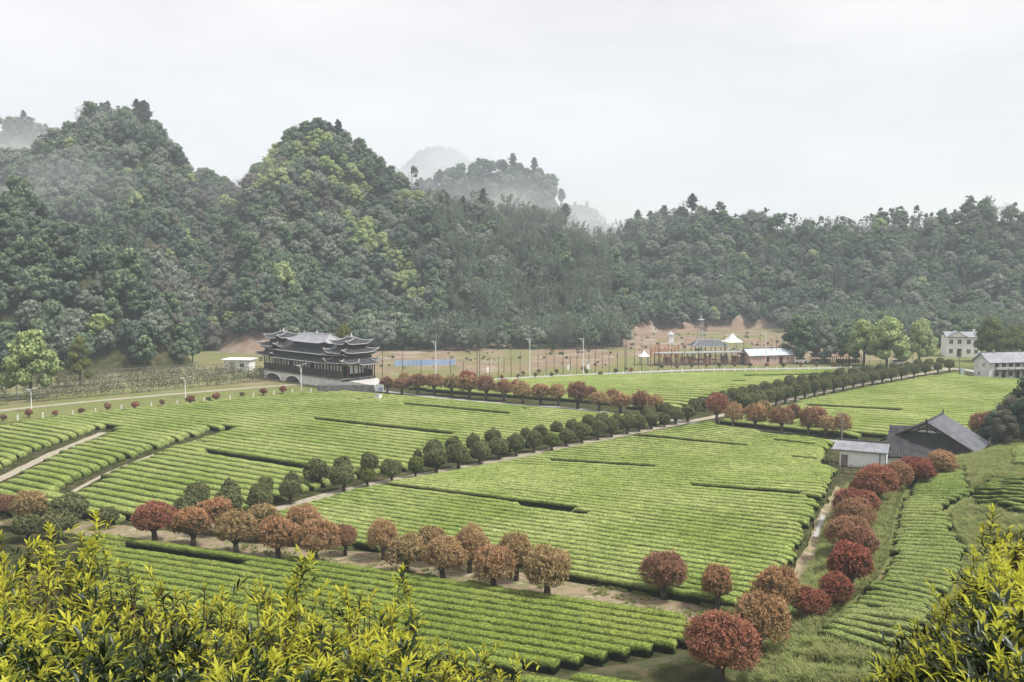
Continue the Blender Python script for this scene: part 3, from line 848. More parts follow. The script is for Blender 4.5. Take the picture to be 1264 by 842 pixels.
CAM_FAR = [(243, 634, 594, 30), (286, 628, 590, 25), (326, 617, 587, 19), (361, 612, 582, 19), (391, 603, 565, 27), (424, 597, 562, 28), (457, 590, 558, 25), (515, 572, 554, 10), (535, 573, 542, 25), (560, 568, 537, 23), (583, 562, 534, 20), (607, 556, 528, 23), (649, 548, 527, 15), (667, 546, 523, 18), (688, 540, 519, 17), (706, 537, 517, 16), (726, 532, 511, 16), (743, 529, 509, 16), (760, 525, 509, 12), (775, 522, 506, 14), (801, 518, 500, 17), (822, 515, 497, 17)]
for k, r in enumerate(CAM_NEAR):
    m_ = r[4] if len(r) > 4 else 'fol_camphor'
    round_tree(*r[:4], m_, 'camphor', 'camphor_tree', f'{CN[m_]} round tree, {ORD[k]} from the left along the near edge of the diagonal path', 'tree', 'round trees along the near edge of the diagonal path')
for k, r in enumerate(CAM_FAR):
    round_tree(*r[:4], 'fol_camphor', 'camphor', 'camphor_tree', f'dark green round tree, {ORD[k]} from the left along the far edge of the diagonal path', 'tree', 'round trees along the far edge of the diagonal path')
# beyond the junction the two lines continue to the right
def lerp_list(pts, n):
    pts = np.array(pts, float); t = np.linspace(0, len(pts) - 1, n)
    return np.stack([np.interp(t, np.arange(len(pts)), pts[:, k]) for k in range(pts.shape[1])], 1)
for k, (a, b, c, d) in enumerate(lerp_list([(917, 509, 485, 21), (960, 500, 477, 20), (1010, 488, 467, 18), (1060, 478, 459, 16), (1110, 469, 452, 14), (1172, 459, 444, 12)], 22)):
    round_tree(a, b, c + U(-1, 1), d, 'fol_camphor', 'camphor', 'camphor_tree', f'small dark round tree, {ORD[k]} from the junction on the near edge of the far path', 'tree', 'round trees on the near edge of the far path')
for k, (a, b, c, d) in enumerate(lerp_list([(857, 511, 491, 15), (893, 501, 482, 15), (930, 492, 474, 16), (975, 484, 464, 16), (1020, 474, 457, 15), (1070, 466, 450, 14), (1120, 459, 446, 12), (1160, 453, 441, 11)], 22)):
    round_tree(a, b, c + U(-1, 1), d, 'fol_camphor', 'camphor', 'camphor_tree', f'small dark round tree, {ORD[k]} from the junction on the far edge of the far path', 'tree', 'round trees on the far edge of the far path')
CROW = [(478, 485, 466, 18, 'fol_maroon'), (496, 487, 467, 20, 'fol_maroon'), (516, 488, 462, 22, 'fol_maroon'), (536, 488, 462, 22, 'fol_maroon'), (558, 490, 463, 22, 'fol_olive'), (579, 492, 464, 23, 'fol_orange'), (600, 494, 465, 23, 'fol_maroon'), (622, 496, 470, 22, 'fol_maroon'), (645, 499, 472, 23, 'fol_olive'), (667, 501, 475, 23, 'fol_orange'), (689, 501, 474, 19, 'fol_olive'), (713, 505, 471, 27, 'fol_maroon'), (740, 508, 484, 23, 'fol_olive'), (766, 511, 487, 27, 'fol_orange'), (792, 514, 484, 24, 'fol_maroon'), (809, 513, 488, 20, 'fol_olive'),
        (885, 524, 487, 25, 'fol_red'), (905, 529, 498, 21, 'fol_orange'), (933, 532, 500, 26, 'fol_orange'), (965, 536, 502, 27, 'fol_maroon'), (998, 538, 504, 24, 'fol_maroon'), (1020, 540, 513, 24, 'fol_olive'), (1038, 541, 511, 22, 'fol_olive')]
CROW2 = [(498, 478, 460, 14, 'fol_olive'), (577, 482, 458, 22, 'fol_red'), (598, 485, 464, 18, 'fol_maroon'), (637, 487, 470, 16, 'fol_red'), (729, 497, 478, 17, 'fol_maroon'), (756, 500, 481, 18, 'fol_maroon'), (943, 526, 496, 19, 'fol_olive'), (978, 529, 499, 18, 'fol_maroon'), (1008, 533, 503, 22, 'fol_maroon')]
for k, (a, b, c, d, m_) in enumerate(CROW):
    round_tree(a, b, c, d, m_, 'far', 'photinia_tree', f'{CN[m_]} round tree, {ORD[k]} from the left beside the grey side path', 'tree', 'reddish trees beside the grey side path')
for k, (a, b, c, d, m_) in enumerate(CROW2):
    round_tree(a, b, c, d, m_, 'far', 'photinia_tree', f'{CN[m_]} smaller tree, {ORD[k]} from the left in the back row of the side path', 'tree', 'back row of reddish trees by the side path')
SHR = [(4, 520, 511, 9, 'fol_maroon'), (36, 516, 505, 10, 'fol_red'), (69, 514, 506, 8, 'fol_maroon'), (101, 512, 503, 9, 'fol_maroon'), (133, 508, 497, 9, 'fol_maroon'), (167, 505, 495, 10, 'fol_red'), (200, 501, 493, 7, 'fol_maroon'), (235, 499, 488, 11, 'fol_red'), (258, 496, 490, 6, 'fol_camphor'), (267, 495, 485, 10, 'fol_red'), (299, 491, 484, 6, 'fol_camphor'), (325, 488, 479, 10, 'fol_red'), (349, 486, 476, 10, 'fol_red')]
for k, (a, b, c, d, m_) in enumerate(SHR):
    round_tree(a, b, c, d, m_, 'shrub', 'ball_shrub', f'small {CN[m_]} ball shrub, {ORD[k]} from the left on the verge of the far road', 'shrub', 'ball shrubs along the left verge of the far road')
SHR2 = [(619, 469), (640, 468), (646, 464), (661, 466), (665, 462), (681, 466), (687, 462), (724, 462), (741, 465), (760, 461), (779, 460), (817, 456), (836, 456), (854, 455), (872, 454), (888, 454), (907, 454), (926, 454), (946, 454), (967, 454), (988, 453), (1008, 453), (1030, 453)]
for k, (a, b) in enumerate(SHR2):
    round_tree(a, b, b - 6.5, 5.5, ['fol_maroon', 'fol_camphor'][k % 2], 'shrub', 'ball_shrub', f'tiny ball shrub, {ORD[k]} from the left along the right part of the far road', 'shrub', 'tiny ball shrubs along the right part of the far road')
#PART2
# ------------------------------------------------------------------ forest
def broadleaf(n_l, per, h, r, size, tint_b=0.0, z0=.40):
    parts = []
    cs = []
    for k in range(n_l):
        a = k * 2.4 + U(-.3, .3); f = (k + .5) / n_l
        z = h * (z0 + (.92 - z0) * f + U(-.05, .05)); rr = r * (1 - max(0, (f - .35) / .75) ** 1.4) * U(.55, .9)
        cs.append((rr * math.cos(a), rr * math.sin(a), z, r * U(.36, .55)))
    for (x, y, z, q) in cs:
        d = unit(rng.normal(0, 1, (per, 3))); d[:, 2] = np.where(d[:, 2] < -.35, -d[:, 2], d[:, 2])
        rr = q * (1 - np.abs(rng.normal(0, .16, per)))
        P = np.array([x, y, z]) + d * rr[:, None] * np.array([1, 1, .75])
        V, F = faces(P, unit(d + [0, 0, .25]), size, .75)
        t = np.clip((.35 + .5 * d[:, 2]) * U(.3, 1.3, per) + tint_b + (z / h - .7) * .5, 0, 1)  # clump tops tinted paler, undersides darker: crown highlights painted into the colour
        parts.append((V, F, t))
        bv, bf = blob((x, y, z - .1 * q), (q * .72, q * .72, q * .55)); parts.append((bv, bf, .05))
    return join(parts)

def bamboo(n_p, per, h, size):
    parts = []
    for k in range(n_p):
        a = U(0, 6.28); b0 = np.array([math.cos(a), math.sin(a), 0]) * U(.2, 1.5)
        lean = np.array([math.cos(a + U(-1, 1)), math.sin(a + U(-1, 1)), 0]) * U(.9, 2.2)
        hh = h * U(.75, 1.05)
        u = U(.22, 1, per)
        P = b0 + lean * (u ** 2.2)[:, None] + np.array([0, 0, 1]) * (hh * (u - .12 * u ** 4))[:, None]
        wd = .75 * np.sin(np.pi * np.clip(u, 0, .97)) + .12
        off = rng.normal(0, 1, (per, 3)) * wd[:, None] * .55; off[:, 2] -= np.abs(off[:, 2]) * .6
        V, F = cards(P + off, unit(off + [0, 0, .5]), size, .32, droop=.9)
        parts.append((V, F, np.clip((u - .2) * U(.3, 1.3, per), 0, 1)))
    return join(parts)

def pine(h, size):
    parts = []
    for k in range(10):
        f = k / 9; z = h * (.46 + .52 * f); rr = h * .17 * (1.05 - abs(f - .42) * 1.35) * U(.6, 1.15)
        for j in range(4 if k < 9 else 2):
            a = U(0, 6.28); q = rr * U(.5, 1)
            n = 34
            P = np.stack([math.cos(a) * q + rng.normal(0, rr * .32, n), math.sin(a) * q + rng.normal(0, rr * .32, n), z + rng.normal(0, .16, n)], 1)
            V, F = cards(P, np.tile([0, 0, 1.0], (n, 1)), size, .5)
            parts.append((V, F, np.clip(U(0, .9, n), 0, 1)))
    return join(parts)

def sparse(h, n, size):
    parts = []
    d = unit(rng.normal(0, 1, (n, 3)))
    P = d * (U(.3, 1, n) ** .5)[:, None] * np.array([h * .3, h * .3, h * .34]) + [0, 0, h * .66]
    V, F = cards(P, d, size, .5)
    return join([(V, F, U(0, 1, n))])

def with_trunk(Vf, Ff, Tf, mat, h, r, branches=0, bark='bark'):
    b = MB(); b.tube([(0, 0, -1.0), (U(-.15, .15), U(-.15, .15), h * .5), (0, 0, h * .9)], [r * 1.3, r, r * .3], 6)
    for k in range(branches):
        a = U(0, 6.28); z0 = h * U(.35, .75); e = np.array([math.cos(a), math.sin(a), 0]) * h * U(.15, .28) + [0, 0, z0 + h * U(.12, .26)]
        m_ = (np.array([0, 0, z0]) + e) / 2 + [0, 0, -.04 * h]
        b.tube([(0, 0, z0), m_, e], [r * .5, r * .35, r * .12], 5)
        for j in range(2):
            a2 = a + U(-.8, .8); e2 = m_ + np.array([math.cos(a2), math.sin(a2), 0]) * h * .12 + [0, 0, h * .12]
            b.tube([m_, e2], [r * .28, r * .08], 4)
    Vt = np.array(b.v); Ft = []
    for f in b.f:
        if len(f) == 4: Ft.append(f)
    Ft = np.array(Ft)
    V = np.concatenate([Vf, Vt]); F = np.concatenate([Ff, Ft + len(Vf)]); T = np.concatenate([Tf, np.zeros(len(Ft))])
    mi = np.concatenate([np.zeros(len(Ff), int), np.ones(len(Ft), int)])
    return mesh_data('forest_tree', V, F, [M[mat], M[bark]], mi, {'tint': ('FACE', T)})

PROTO = []      # (name, mesh)
def proto(name, me): PROTO.append((name, me)); return len(PROTO) - 1
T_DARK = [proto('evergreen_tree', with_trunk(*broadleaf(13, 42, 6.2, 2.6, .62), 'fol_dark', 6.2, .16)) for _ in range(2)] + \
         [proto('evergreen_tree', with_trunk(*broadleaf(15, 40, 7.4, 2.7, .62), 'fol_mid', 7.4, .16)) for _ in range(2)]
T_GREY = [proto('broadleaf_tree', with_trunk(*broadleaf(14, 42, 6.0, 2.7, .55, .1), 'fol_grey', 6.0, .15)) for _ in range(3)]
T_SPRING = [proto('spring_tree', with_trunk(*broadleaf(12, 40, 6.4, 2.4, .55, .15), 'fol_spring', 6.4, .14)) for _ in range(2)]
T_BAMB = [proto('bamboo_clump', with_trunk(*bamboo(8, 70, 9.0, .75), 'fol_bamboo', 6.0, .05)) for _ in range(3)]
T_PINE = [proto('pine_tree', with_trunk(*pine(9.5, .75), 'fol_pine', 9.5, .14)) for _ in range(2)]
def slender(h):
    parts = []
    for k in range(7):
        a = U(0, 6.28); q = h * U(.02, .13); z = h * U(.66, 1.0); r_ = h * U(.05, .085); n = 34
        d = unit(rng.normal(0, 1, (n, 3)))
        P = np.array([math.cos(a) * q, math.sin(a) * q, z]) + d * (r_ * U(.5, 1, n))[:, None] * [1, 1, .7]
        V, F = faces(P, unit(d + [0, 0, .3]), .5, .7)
        parts.append((V, F, np.clip((.4 + .4 * d[:, 2]) * U(.3, 1.3, n), 0, 1)))  # upward leaves tinted paler, so the lit tops are in the colour
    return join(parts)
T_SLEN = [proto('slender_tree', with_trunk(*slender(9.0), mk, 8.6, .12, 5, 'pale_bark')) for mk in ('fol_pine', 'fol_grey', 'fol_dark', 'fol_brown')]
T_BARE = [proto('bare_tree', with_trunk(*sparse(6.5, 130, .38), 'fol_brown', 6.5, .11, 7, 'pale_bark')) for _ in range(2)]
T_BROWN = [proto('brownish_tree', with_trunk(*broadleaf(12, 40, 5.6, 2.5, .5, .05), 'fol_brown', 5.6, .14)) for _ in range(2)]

def scatter(fn, x0, x1, y0, y1, cell, zmin, far=False):
    xs = np.arange(x0, x1, cell); ys = np.arange(y0, y1, cell)
    gx, gy = np.meshgrid(xs, ys)
    x = (gx + U(-.42, .42, gx.shape) * cell).ravel(); y = (gy + U(-.42, .42, gy.shape) * cell).ravel()
    z = fn(x, y)
    P = np.stack([x, y, z], 1)
    k = z > zmin
    P = P[k]
    px, py, _ = project(P)
    P = P[(px > -60) & (px < 1324)]
    # keep what can be seen (from here and from a step aside) over the ground in front
    top = P + [0, 0, 7.0]
    vis = np.ones(len(P), bool)
    clear = np.full(len(P), 1e9)
    for t in np.linspace(.3, .985, 70):
        q = np.array([0, 0, CH]) + (top - [0, 0, CH]) * t
        hq = fn(q[:, 0], q[:, 1])
        if far: hq = np.maximum(hq, hills_h(q[:, 0], q[:, 1]))
        clear = np.minimum(clear, q[:, 2] - hq + np.where(hq < 0, 50, 0))
    return P[clear > -5.0]

def wooded(x, y):
    h = hills_h(x, y)
    w = y + (fbm(x / 9, y * 0, 14) - .5) * 14
    e = ((x < 36) & (x > -60) & (w > 252)) | ((x > 84) & (w > 258))
    return np.where(e, np.maximum(h, 0.0), h)
PT = scatter(wooded, -215, 262, 120, 455, 3.05, -.6)
px, py, dep = project(PT)
lowband = (PT[:, 2] < 1.0) & (px > 768) & (px < 985)
lowband |= (PT[:, 2] < 1.2 + 4 * (fbm(PT[:, 0] / 6, PT[:, 1] / 6, 12) - .5)) & (px > 774) & (px < 940)
lowband |= (PT[:, 2] < 3.5) & (px > 268) & (px < 345)
keep = ~lowband | (U(0, 1, len(PT)) < .05)
PT, px, py, dep = PT[keep], px[keep], py[keep], dep[keep]
n = len(PT)
kind = np.zeros(n, int)
def pick(lst, m): 
    idx = np.where(m)[0]; kind[idx] = np.array(lst)[rng.integers(len(lst), size=len(idx))]
rr = U(0, 1, n)
patch = fbm(PT[:, 0] / 22, PT[:, 1] / 22, 55)
pick(T_DARK, rr < 2)
pick(T_GREY, (rr + (patch - .5) * 1.2) > .58)
pick(T_BROWN, ((px > 190) & (px < 340) & (py > 240)) & (U(0, 1, n) < .38))
pick(T_BROWN, ((px > 340) & (px < 410) & (py > 215) & (py < 290)) & (U(0, 1, n) < .5))
pick(T_BROWN, (px > 1060) & (py < 320) & (U(0, 1, n) < .22))
spring = np.exp(-((px - 330) / 55) ** 2 - ((py - 215) / 28) ** 2) + np.exp(-((px - 425) / 40) ** 2 - ((py - 235) / 35) ** 2)
ln = np.abs((py - 270) - (px - 420) * 1.05)
spring += (px > 415) & (px < 540) & (ln < 22)
pick(T_SPRING, U(0, 1, n) < np.clip(spring * .75 + .035, 0, .8))
bz = np.clip((px - 500) / 60, 0, 1) * np.clip((800 - px) / 60, 0, 1) * np.clip((py - 235) / 15, 0, 1)
bz = np.maximum(bz, .35 * (px > 780)); bz = np.maximum(bz, .8 * (px > 90) * (px < 180) * (py > 300) * (py < 380))
pick(T_BAMB, U(0, 1, n) < bz * .72)
ridge = hills_h(PT[:, 0], PT[:, 1] + 12) < PT[:, 2] - 3.5
pick(T_PINE, ridge & (U(0, 1, n) < .07) & ~((px > 222) & (px < 335)))
pick(T_BARE, ridge & (U(0, 1, n) < .28) & (px > 100))
pick(T_SLEN, ridge & (U(0, 1, n) < np.where(px > 880, .5, .04)) & ~((px > 222) & (px < 335)))
fh = (dep < 235) & (px < 260)
pick(T_DARK, fh & (U(0, 1, n) < .6))
scl = U(.50, 1.12, n) * np.where(U(0, 1, n) < .12, 1.25, 1)
scl = np.where(ridge & np.isin(kind, T_PINE + T_BARE), scl * 1.05, scl)
rot = U(0, 6.28, n)
print('forest trees', n)

PF = scatter(far_h, -330, 260, 540, 2120, 7.5, 30, True)
nf = len(PF)
kf = np.array(T_DARK + T_GREY + T_PINE)[rng.integers(9, size=nf)]
kf[(PF[:, 1] > 1500) & np.isin(kf, T_PINE)] = T_DARK[0]
sf = U(1.0, 1.75, nf) * np.where(PF[:, 1] > 1600, 1.6, 1)
print('far trees', nf)

def zone(x, y):
    if x < 260 and y > 235: return 'the left foothill'
    if x < 320: return 'the left peak'
    if x < 540: return 'the second peak'
    if x < 770: return 'the bamboo slope in the centre'
    return 'the long right ridge'
KL = {'evergreen_tree': 'dark round evergreen on', 'broadleaf_tree': 'greyish olive broadleaf on', 'spring_tree': 'fresh yellow-green spring tree on', 'bamboo_clump': 'feathery leaning bamboo on', 'pine_tree': 'tall dark pine on', 'slender_tree': 'tall thin-stemmed tree on', 'bare_tree': 'thin bare-branched tree on', 'brownish_tree': 'brownish budding tree on'}
KC = {'bamboo_clump': 'bamboo'}
vis_in = (px > 10) & (px < 1254)
score = scl / dep * np.where(vis_in, 1, 0) * np.where(np.isin(kind, T_PINE + T_BARE + T_SLEN) & ridge, 1.35, 1.0) * np.where(np.isin(kind, T_SPRING), 1.15, 1)
order = np.argsort(-score)
single = order[:300]
isS = np.zeros(n, bool); isS[single] = True
for i in single:
    nm, me = PROTO[kind[i]]
    o = link(nm, me, None, tuple(PT[i]), rot[i], (scl[i], scl[i], scl[i] * U(.9, 1.15)))
    z_ = zone(px[i], py[i])
    hh_ = PT[i, 2]
    band = 'the foot of ' if hh_ < 9 else ('the lower flank of ' if hh_ < 22 else ('the upper flank of ' if not ridge[i] else 'the crest of '))
    if z_ == 'the left foothill':
        z_ += ', ' + ('at the left edge' if px[i] < 60 else ('above the first lamp' if px[i] < 130 else ('towards the second lamp' if px[i] < 200 else 'near the white shed')))
    tag(o, f'{KL[nm]} {band}{z_}', KC.get(nm, 'tree'), f'{nm.replace("_", " ")}s on {band}{z_}')

PCOL = bpy.data.collections.new('forest_kinds')
for k, (nm, me) in enumerate(PROTO):
    o = bpy.data.objects.new(f'kind_{k:02d}', me); PCOL.objects.link(o)
def gn_scatter(name, P, kinds, scale, rots, coll, label, tilt=None):
    me = bpy.data.meshes.new(name)
    me.vertices.add(len(P)); me.vertices.foreach_set('co', np.asarray(P, np.float32).ravel())
    for an, tp, arr in (('kind_index', 'INT', kinds), ('size', 'FLOAT', scale), ('turn', 'FLOAT', rots)):
        a = me.attributes.new(an, tp, 'POINT'); a.data.foreach_set('value', np.asarray(arr, np.int32 if tp == 'INT' else np.float32))
    me.update()
    o = link(name, me)
    ng = bpy.data.node_groups.new(name, 'GeometryNodeTree')
    ng.interface.new_socket('Geometry', in_out='INPUT', socket_type='NodeSocketGeometry')
    ng.interface.new_socket('Geometry', in_out='OUTPUT', socket_type='NodeSocketGeometry')
    N, L = ng.nodes, ng.links
    gi, go = N.new('NodeGroupInput'), N.new('NodeGroupOutput')
    iop = N.new('GeometryNodeInstanceOnPoints'); ci = N.new('GeometryNodeCollectionInfo')
    ci.inputs['Collection'].default_value = coll
    ci.inputs['Separate Children'].default_value = True
    ci.inputs['Reset Children'].default_value = True
    def na(nm, dt):
        x = N.new('GeometryNodeInputNamedAttribute'); x.data_type = dt; x.inputs['Name'].default_value = nm
        return x.outputs['Attribute']
    cx = N.new('ShaderNodeCombineXYZ'); L.new(na('turn', 'FLOAT'), cx.inputs[2])
    er = N.new('FunctionNodeEulerToRotation'); L.new(cx.outputs[0], er.inputs[0])
    L.new(gi.outputs[0], iop.inputs['Points']); L.new(ci.outputs[0], iop.inputs['Instance'])
    iop.inputs['Pick Instance'].default_value = True
    L.new(na('kind_index', 'INT'), iop.inputs['Instance Index'])
    L.new(er.outputs[0], iop.inputs['Rotation'])
    L.new(na('size', 'FLOAT'), iop.inputs['Scale'])
    L.new(iop.outputs[0], go.inputs[0])
    md = o.modifiers.new('scatter', 'NODES'); md.node_group = ng
    return tag(o, label, None, None, 'stuff')
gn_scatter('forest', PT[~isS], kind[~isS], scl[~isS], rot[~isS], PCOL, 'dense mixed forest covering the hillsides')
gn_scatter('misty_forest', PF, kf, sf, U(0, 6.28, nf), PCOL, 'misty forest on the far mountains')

SCOL = bpy.data.collections.new('scrub_kinds')
for k, mk in enumerate(('fol_grey', 'fol_brown', 'fol_mid', 'vine')):
    Vs_, Fs_, Ts_ = round_crown(160, .2, .75, lumps=8, core=.7)
    Vs_ = Vs_ - [0, 0, .12]
    SCOL.objects.link(bpy.data.objects.new(f'scrub_{k}', mesh_data('scrub', Vs_, Fs_, [M[mk]], attrs={'tint': ('FACE', Ts_)})))
# low scrub on the bare bank and behind the road
sx = U(-62, 140, 6500); sy = U(205, 330, 6500)
hz_ = hills_h(sx, sy)
sp = np.stack([sx, sy, np.maximum(hz_, 0)], 1)
spx, spy, _ = project(sp)
rd2, rs2, _ = seg_dist(sx, sy, roadline)
ks = (hz_ < 9) & ((hz_ > .4) | (U(0, 1, 6500) < .12)) & (rs2 < 0) & (rd2 > 9) & (fbm(sx / 12, sy / 7, 81) > .47) & ((spx < 1000) | (spy < 440)) & ~((spx > 780) & (spx < 1000) & (sy < 236))
sp = sp[ks]
gn_scatter('scrub', sp, rng.integers(0, 4, len(sp)), U(.35, 1.15, len(sp)) * np.where(U(0, 1, len(sp)) < .08, 2.0, 1), U(0, 6.28, len(sp)), SCOL, 'low scrub on the bare earth bank behind the road')

# single trees of the valley edge
def lone(name, me, px_, py_, top, label, cat='tree', h0=6.2, wide=1.0, group=None):
    p = at(px_, py_); hgt = (py_ - top) / (FPX / project(p)[2]); s = hgt / h0
    o = empty(name, (p[0], p[1], float(max(height(p[0], p[1]), hills_h(p[0], p[1])))), 0, label, cat, group)
    Vm, Fm, Tm = me
    c = link('crown', mesh_data('crown', Vm, Fm, [lone.mat], attrs={'tint': ('FACE', Tm)}), o, None, U(0, 6), (s * wide, s * wide, s))
    t = MB(); r = .13
    t.tube([(0, 0, -.4), (.05, .03, h0 * .4), (0, 0, h0 * .8)], [r * 1.3, r, r * .4], 7)
    for k in range(5):
        a = U(0, 6.28); t.tube([(0, 0, h0 * .3), (math.cos(a) * .8, math.sin(a) * .8, h0 * .52), (math.cos(a) * 1.5, math.sin(a) * 1.5, h0 * .7)], [r * .6, r * .4, r * .12], 5)
    t.build('trunk', M['bark'], o).scale = (s, s, s)
    return o
def fine(n_l=18, per=110, h=6.2, r=2.3, size=.34, tb=.15): return broadleaf(n_l, per, h, r, size, tb, .26)
lone.mat = M['fol_spring']
lone('spring_tree', fine(), 38, 492, 410, 'large fresh green tree behind the first street lamp at left', wide=.92)
lone.mat = M['fol_young']
lone('slender_tree', fine(14, 80, 6.4, 1.8, .3, .35), 99, 478, 418, 'pale olive slender tree right of the large fresh green one', wide=.85)
lone.mat = M['fol_spring']
lone('spring_tree', fine(), 1066, 452, 396, 'leftmost of three light green trees before the right ridge', wide=.95)
lone('spring_tree', fine(20), 1094, 455, 393, 'middle and tallest of three light green trees before the right ridge', wide=1.0)
lone('spring_tree', fine(), 1134, 452, 395, 'rightmost of three light green trees, left of the white house', wide=.8)
lone.mat = M['fol_mid']
lone('evergreen_tree', fine(tb=-.1), 985, 448, 393, 'dark rounded tree right of the building with the bluish roof', wide=.9)
lone('evergreen_tree', fine(tb=-.1), 1048, 450, 410, 'short dark tree left of the three light green trees', wide=.8)
lone.mat = M['fol_grey']
lone('budding_tree', fine(16, 70, tb=0), 1018, 449, 402, 'olive grey tree between the dark tree and the light green trees', wide=.9)
lone.mat = M['fol_young']
lone('budding_tree', fine(16, 70, tb=.2), 1222, 447, 392, 'tall olive tree in front of the right half of the white house', wide=.85)
lone('budding_tree', fine(16, 70, tb=.2), 1252, 452, 404, 'olive tree behind the long white house at the right edge', wide=.9)
lone.mat = M['fol_young']
lone('young_tree', fine(14, 60), 425, 455, 396, 'bright yellow-green tree behind the roof of the covered bridge', wide=.5)
lone.mat = M['fol_dark']
for k, (a, b, c, w_) in enumerate([(1226, 560, 512, .9), (1246, 557, 492, .9), (1270, 556, 474, 1.0), (1238, 566, 518, .9), (1262, 562, 505, .95)]):
    lone.mat = M['fol_brown'] if k in (1, 3) else M['fol_dark']
    lone('dark_tree', fine(16, 110, tb=-.25, size=.28), a, b, c, ['lowest of the dark trees behind the farmhouse at the right edge', 'taller brownish tree at the right edge behind the grassy bank', 'tallest dark tree cut by the right edge of the view', 'short brownish tree in front of the others behind the grassy bank', 'dark tree low at the right edge beside the tallest one'][k], wide=w_, group='trees at the right edge')
round_tree(1216, 553, 508, 40, 'fol_maroon', 'near', 'photinia_tree', 'dull reddish tree right of the grey farmhouse roof', 'tree')

# ------------------------------------------------------------------ roofs and buildings
def hip_roof(mb, cx, cy, a, b, z0, ra, rb, z1, rz, up=.35, ov=.12, mi=0, n=7, tr=.07, tmi=1, ridge=True, trim=None):
    """concave tiled hip roof with upturned corners: eave half sizes a,b at z0 -> ridge half sizes ra,rb at z1"""
    ca, sa = math.cos(rz), math.sin(rz)
    def W(x, y, z): return (cx + x * ca - y * sa, cy + x * sa + y * ca, z)
    ring = []
    for (sx, sy), (ex, ey) in zip([(-1, -1), (1, -1), (1, 1), (-1, 1)], [(1, -1), (1, 1), (-1, 1), (-1, -1)]):
        for k in range(n):
            t = k / n; ring.append((sx + (ex - sx) * t, sy + (ey - sy) * t))
    m_ = len(ring); lev = [0, .2, .45, .72, 1.0]
    V = []
    for f in lev:
        zf = z0 + (z1 - z0) * (f ** 1.35)
        for (u, v) in ring:
            corner = (abs(u) * abs(v)) ** 6
            ex = 1 + .06 * corner * (1 - f)
            V.append(W(u * (a + (ra - a) * f) * ex, v * (b + (rb - b) * f) * ex, zf + up * corner * (1 - f) ** 2))
    F = []
    for l in range(len(lev) - 1):
        for k in range(m_):
            F.append((l * m_ + k, l * m_ + (k + 1) % m_, (l + 1) * m_ + (k + 1) % m_, (l + 1) * m_ + k))
    # soffit
    b0 = len(V)
    for k in range(m_): x, y, z = V[k]; V.append((x, y, z - ov))
    V.append(W(0, 0, z0 - ov))
    for k in range(m_):
        F.append((k, b0 + k, b0 + (k + 1) % m_, (k + 1) % m_)); F.append((b0 + k, b0 + m_, b0 + (k + 1) % m_))
    if rb > .05: F.append(tuple((len(lev) - 1) * m_ + k for k in range(m_)))
    mb.add(V, F, mi)
    t_ = trim if trim is not None else mb
    P = [np.array(v) for v in V]
    for c in range(4):
        t_.tube([P[l * m_ + c * n] + [0, 0, .05] for l in range(len(lev))], tr, 5, tmi)
    t_.tube([P[k] + [0, 0, -.03] for k in list(range(m_)) + [0]], tr * .8, 4, tmi)
    if ridge:
        t_.tube([W(-ra, 0, z1 + .08), W(ra, 0, z1 + .08)], tr * 1.7, 6, tmi)
        for s in (-1, 1): t_.tube([W(s * ra * .97, 0, z1), W(s * (ra + .12), 0, z1 + .45)], [tr * 1.6, tr * .6], 5, tmi)

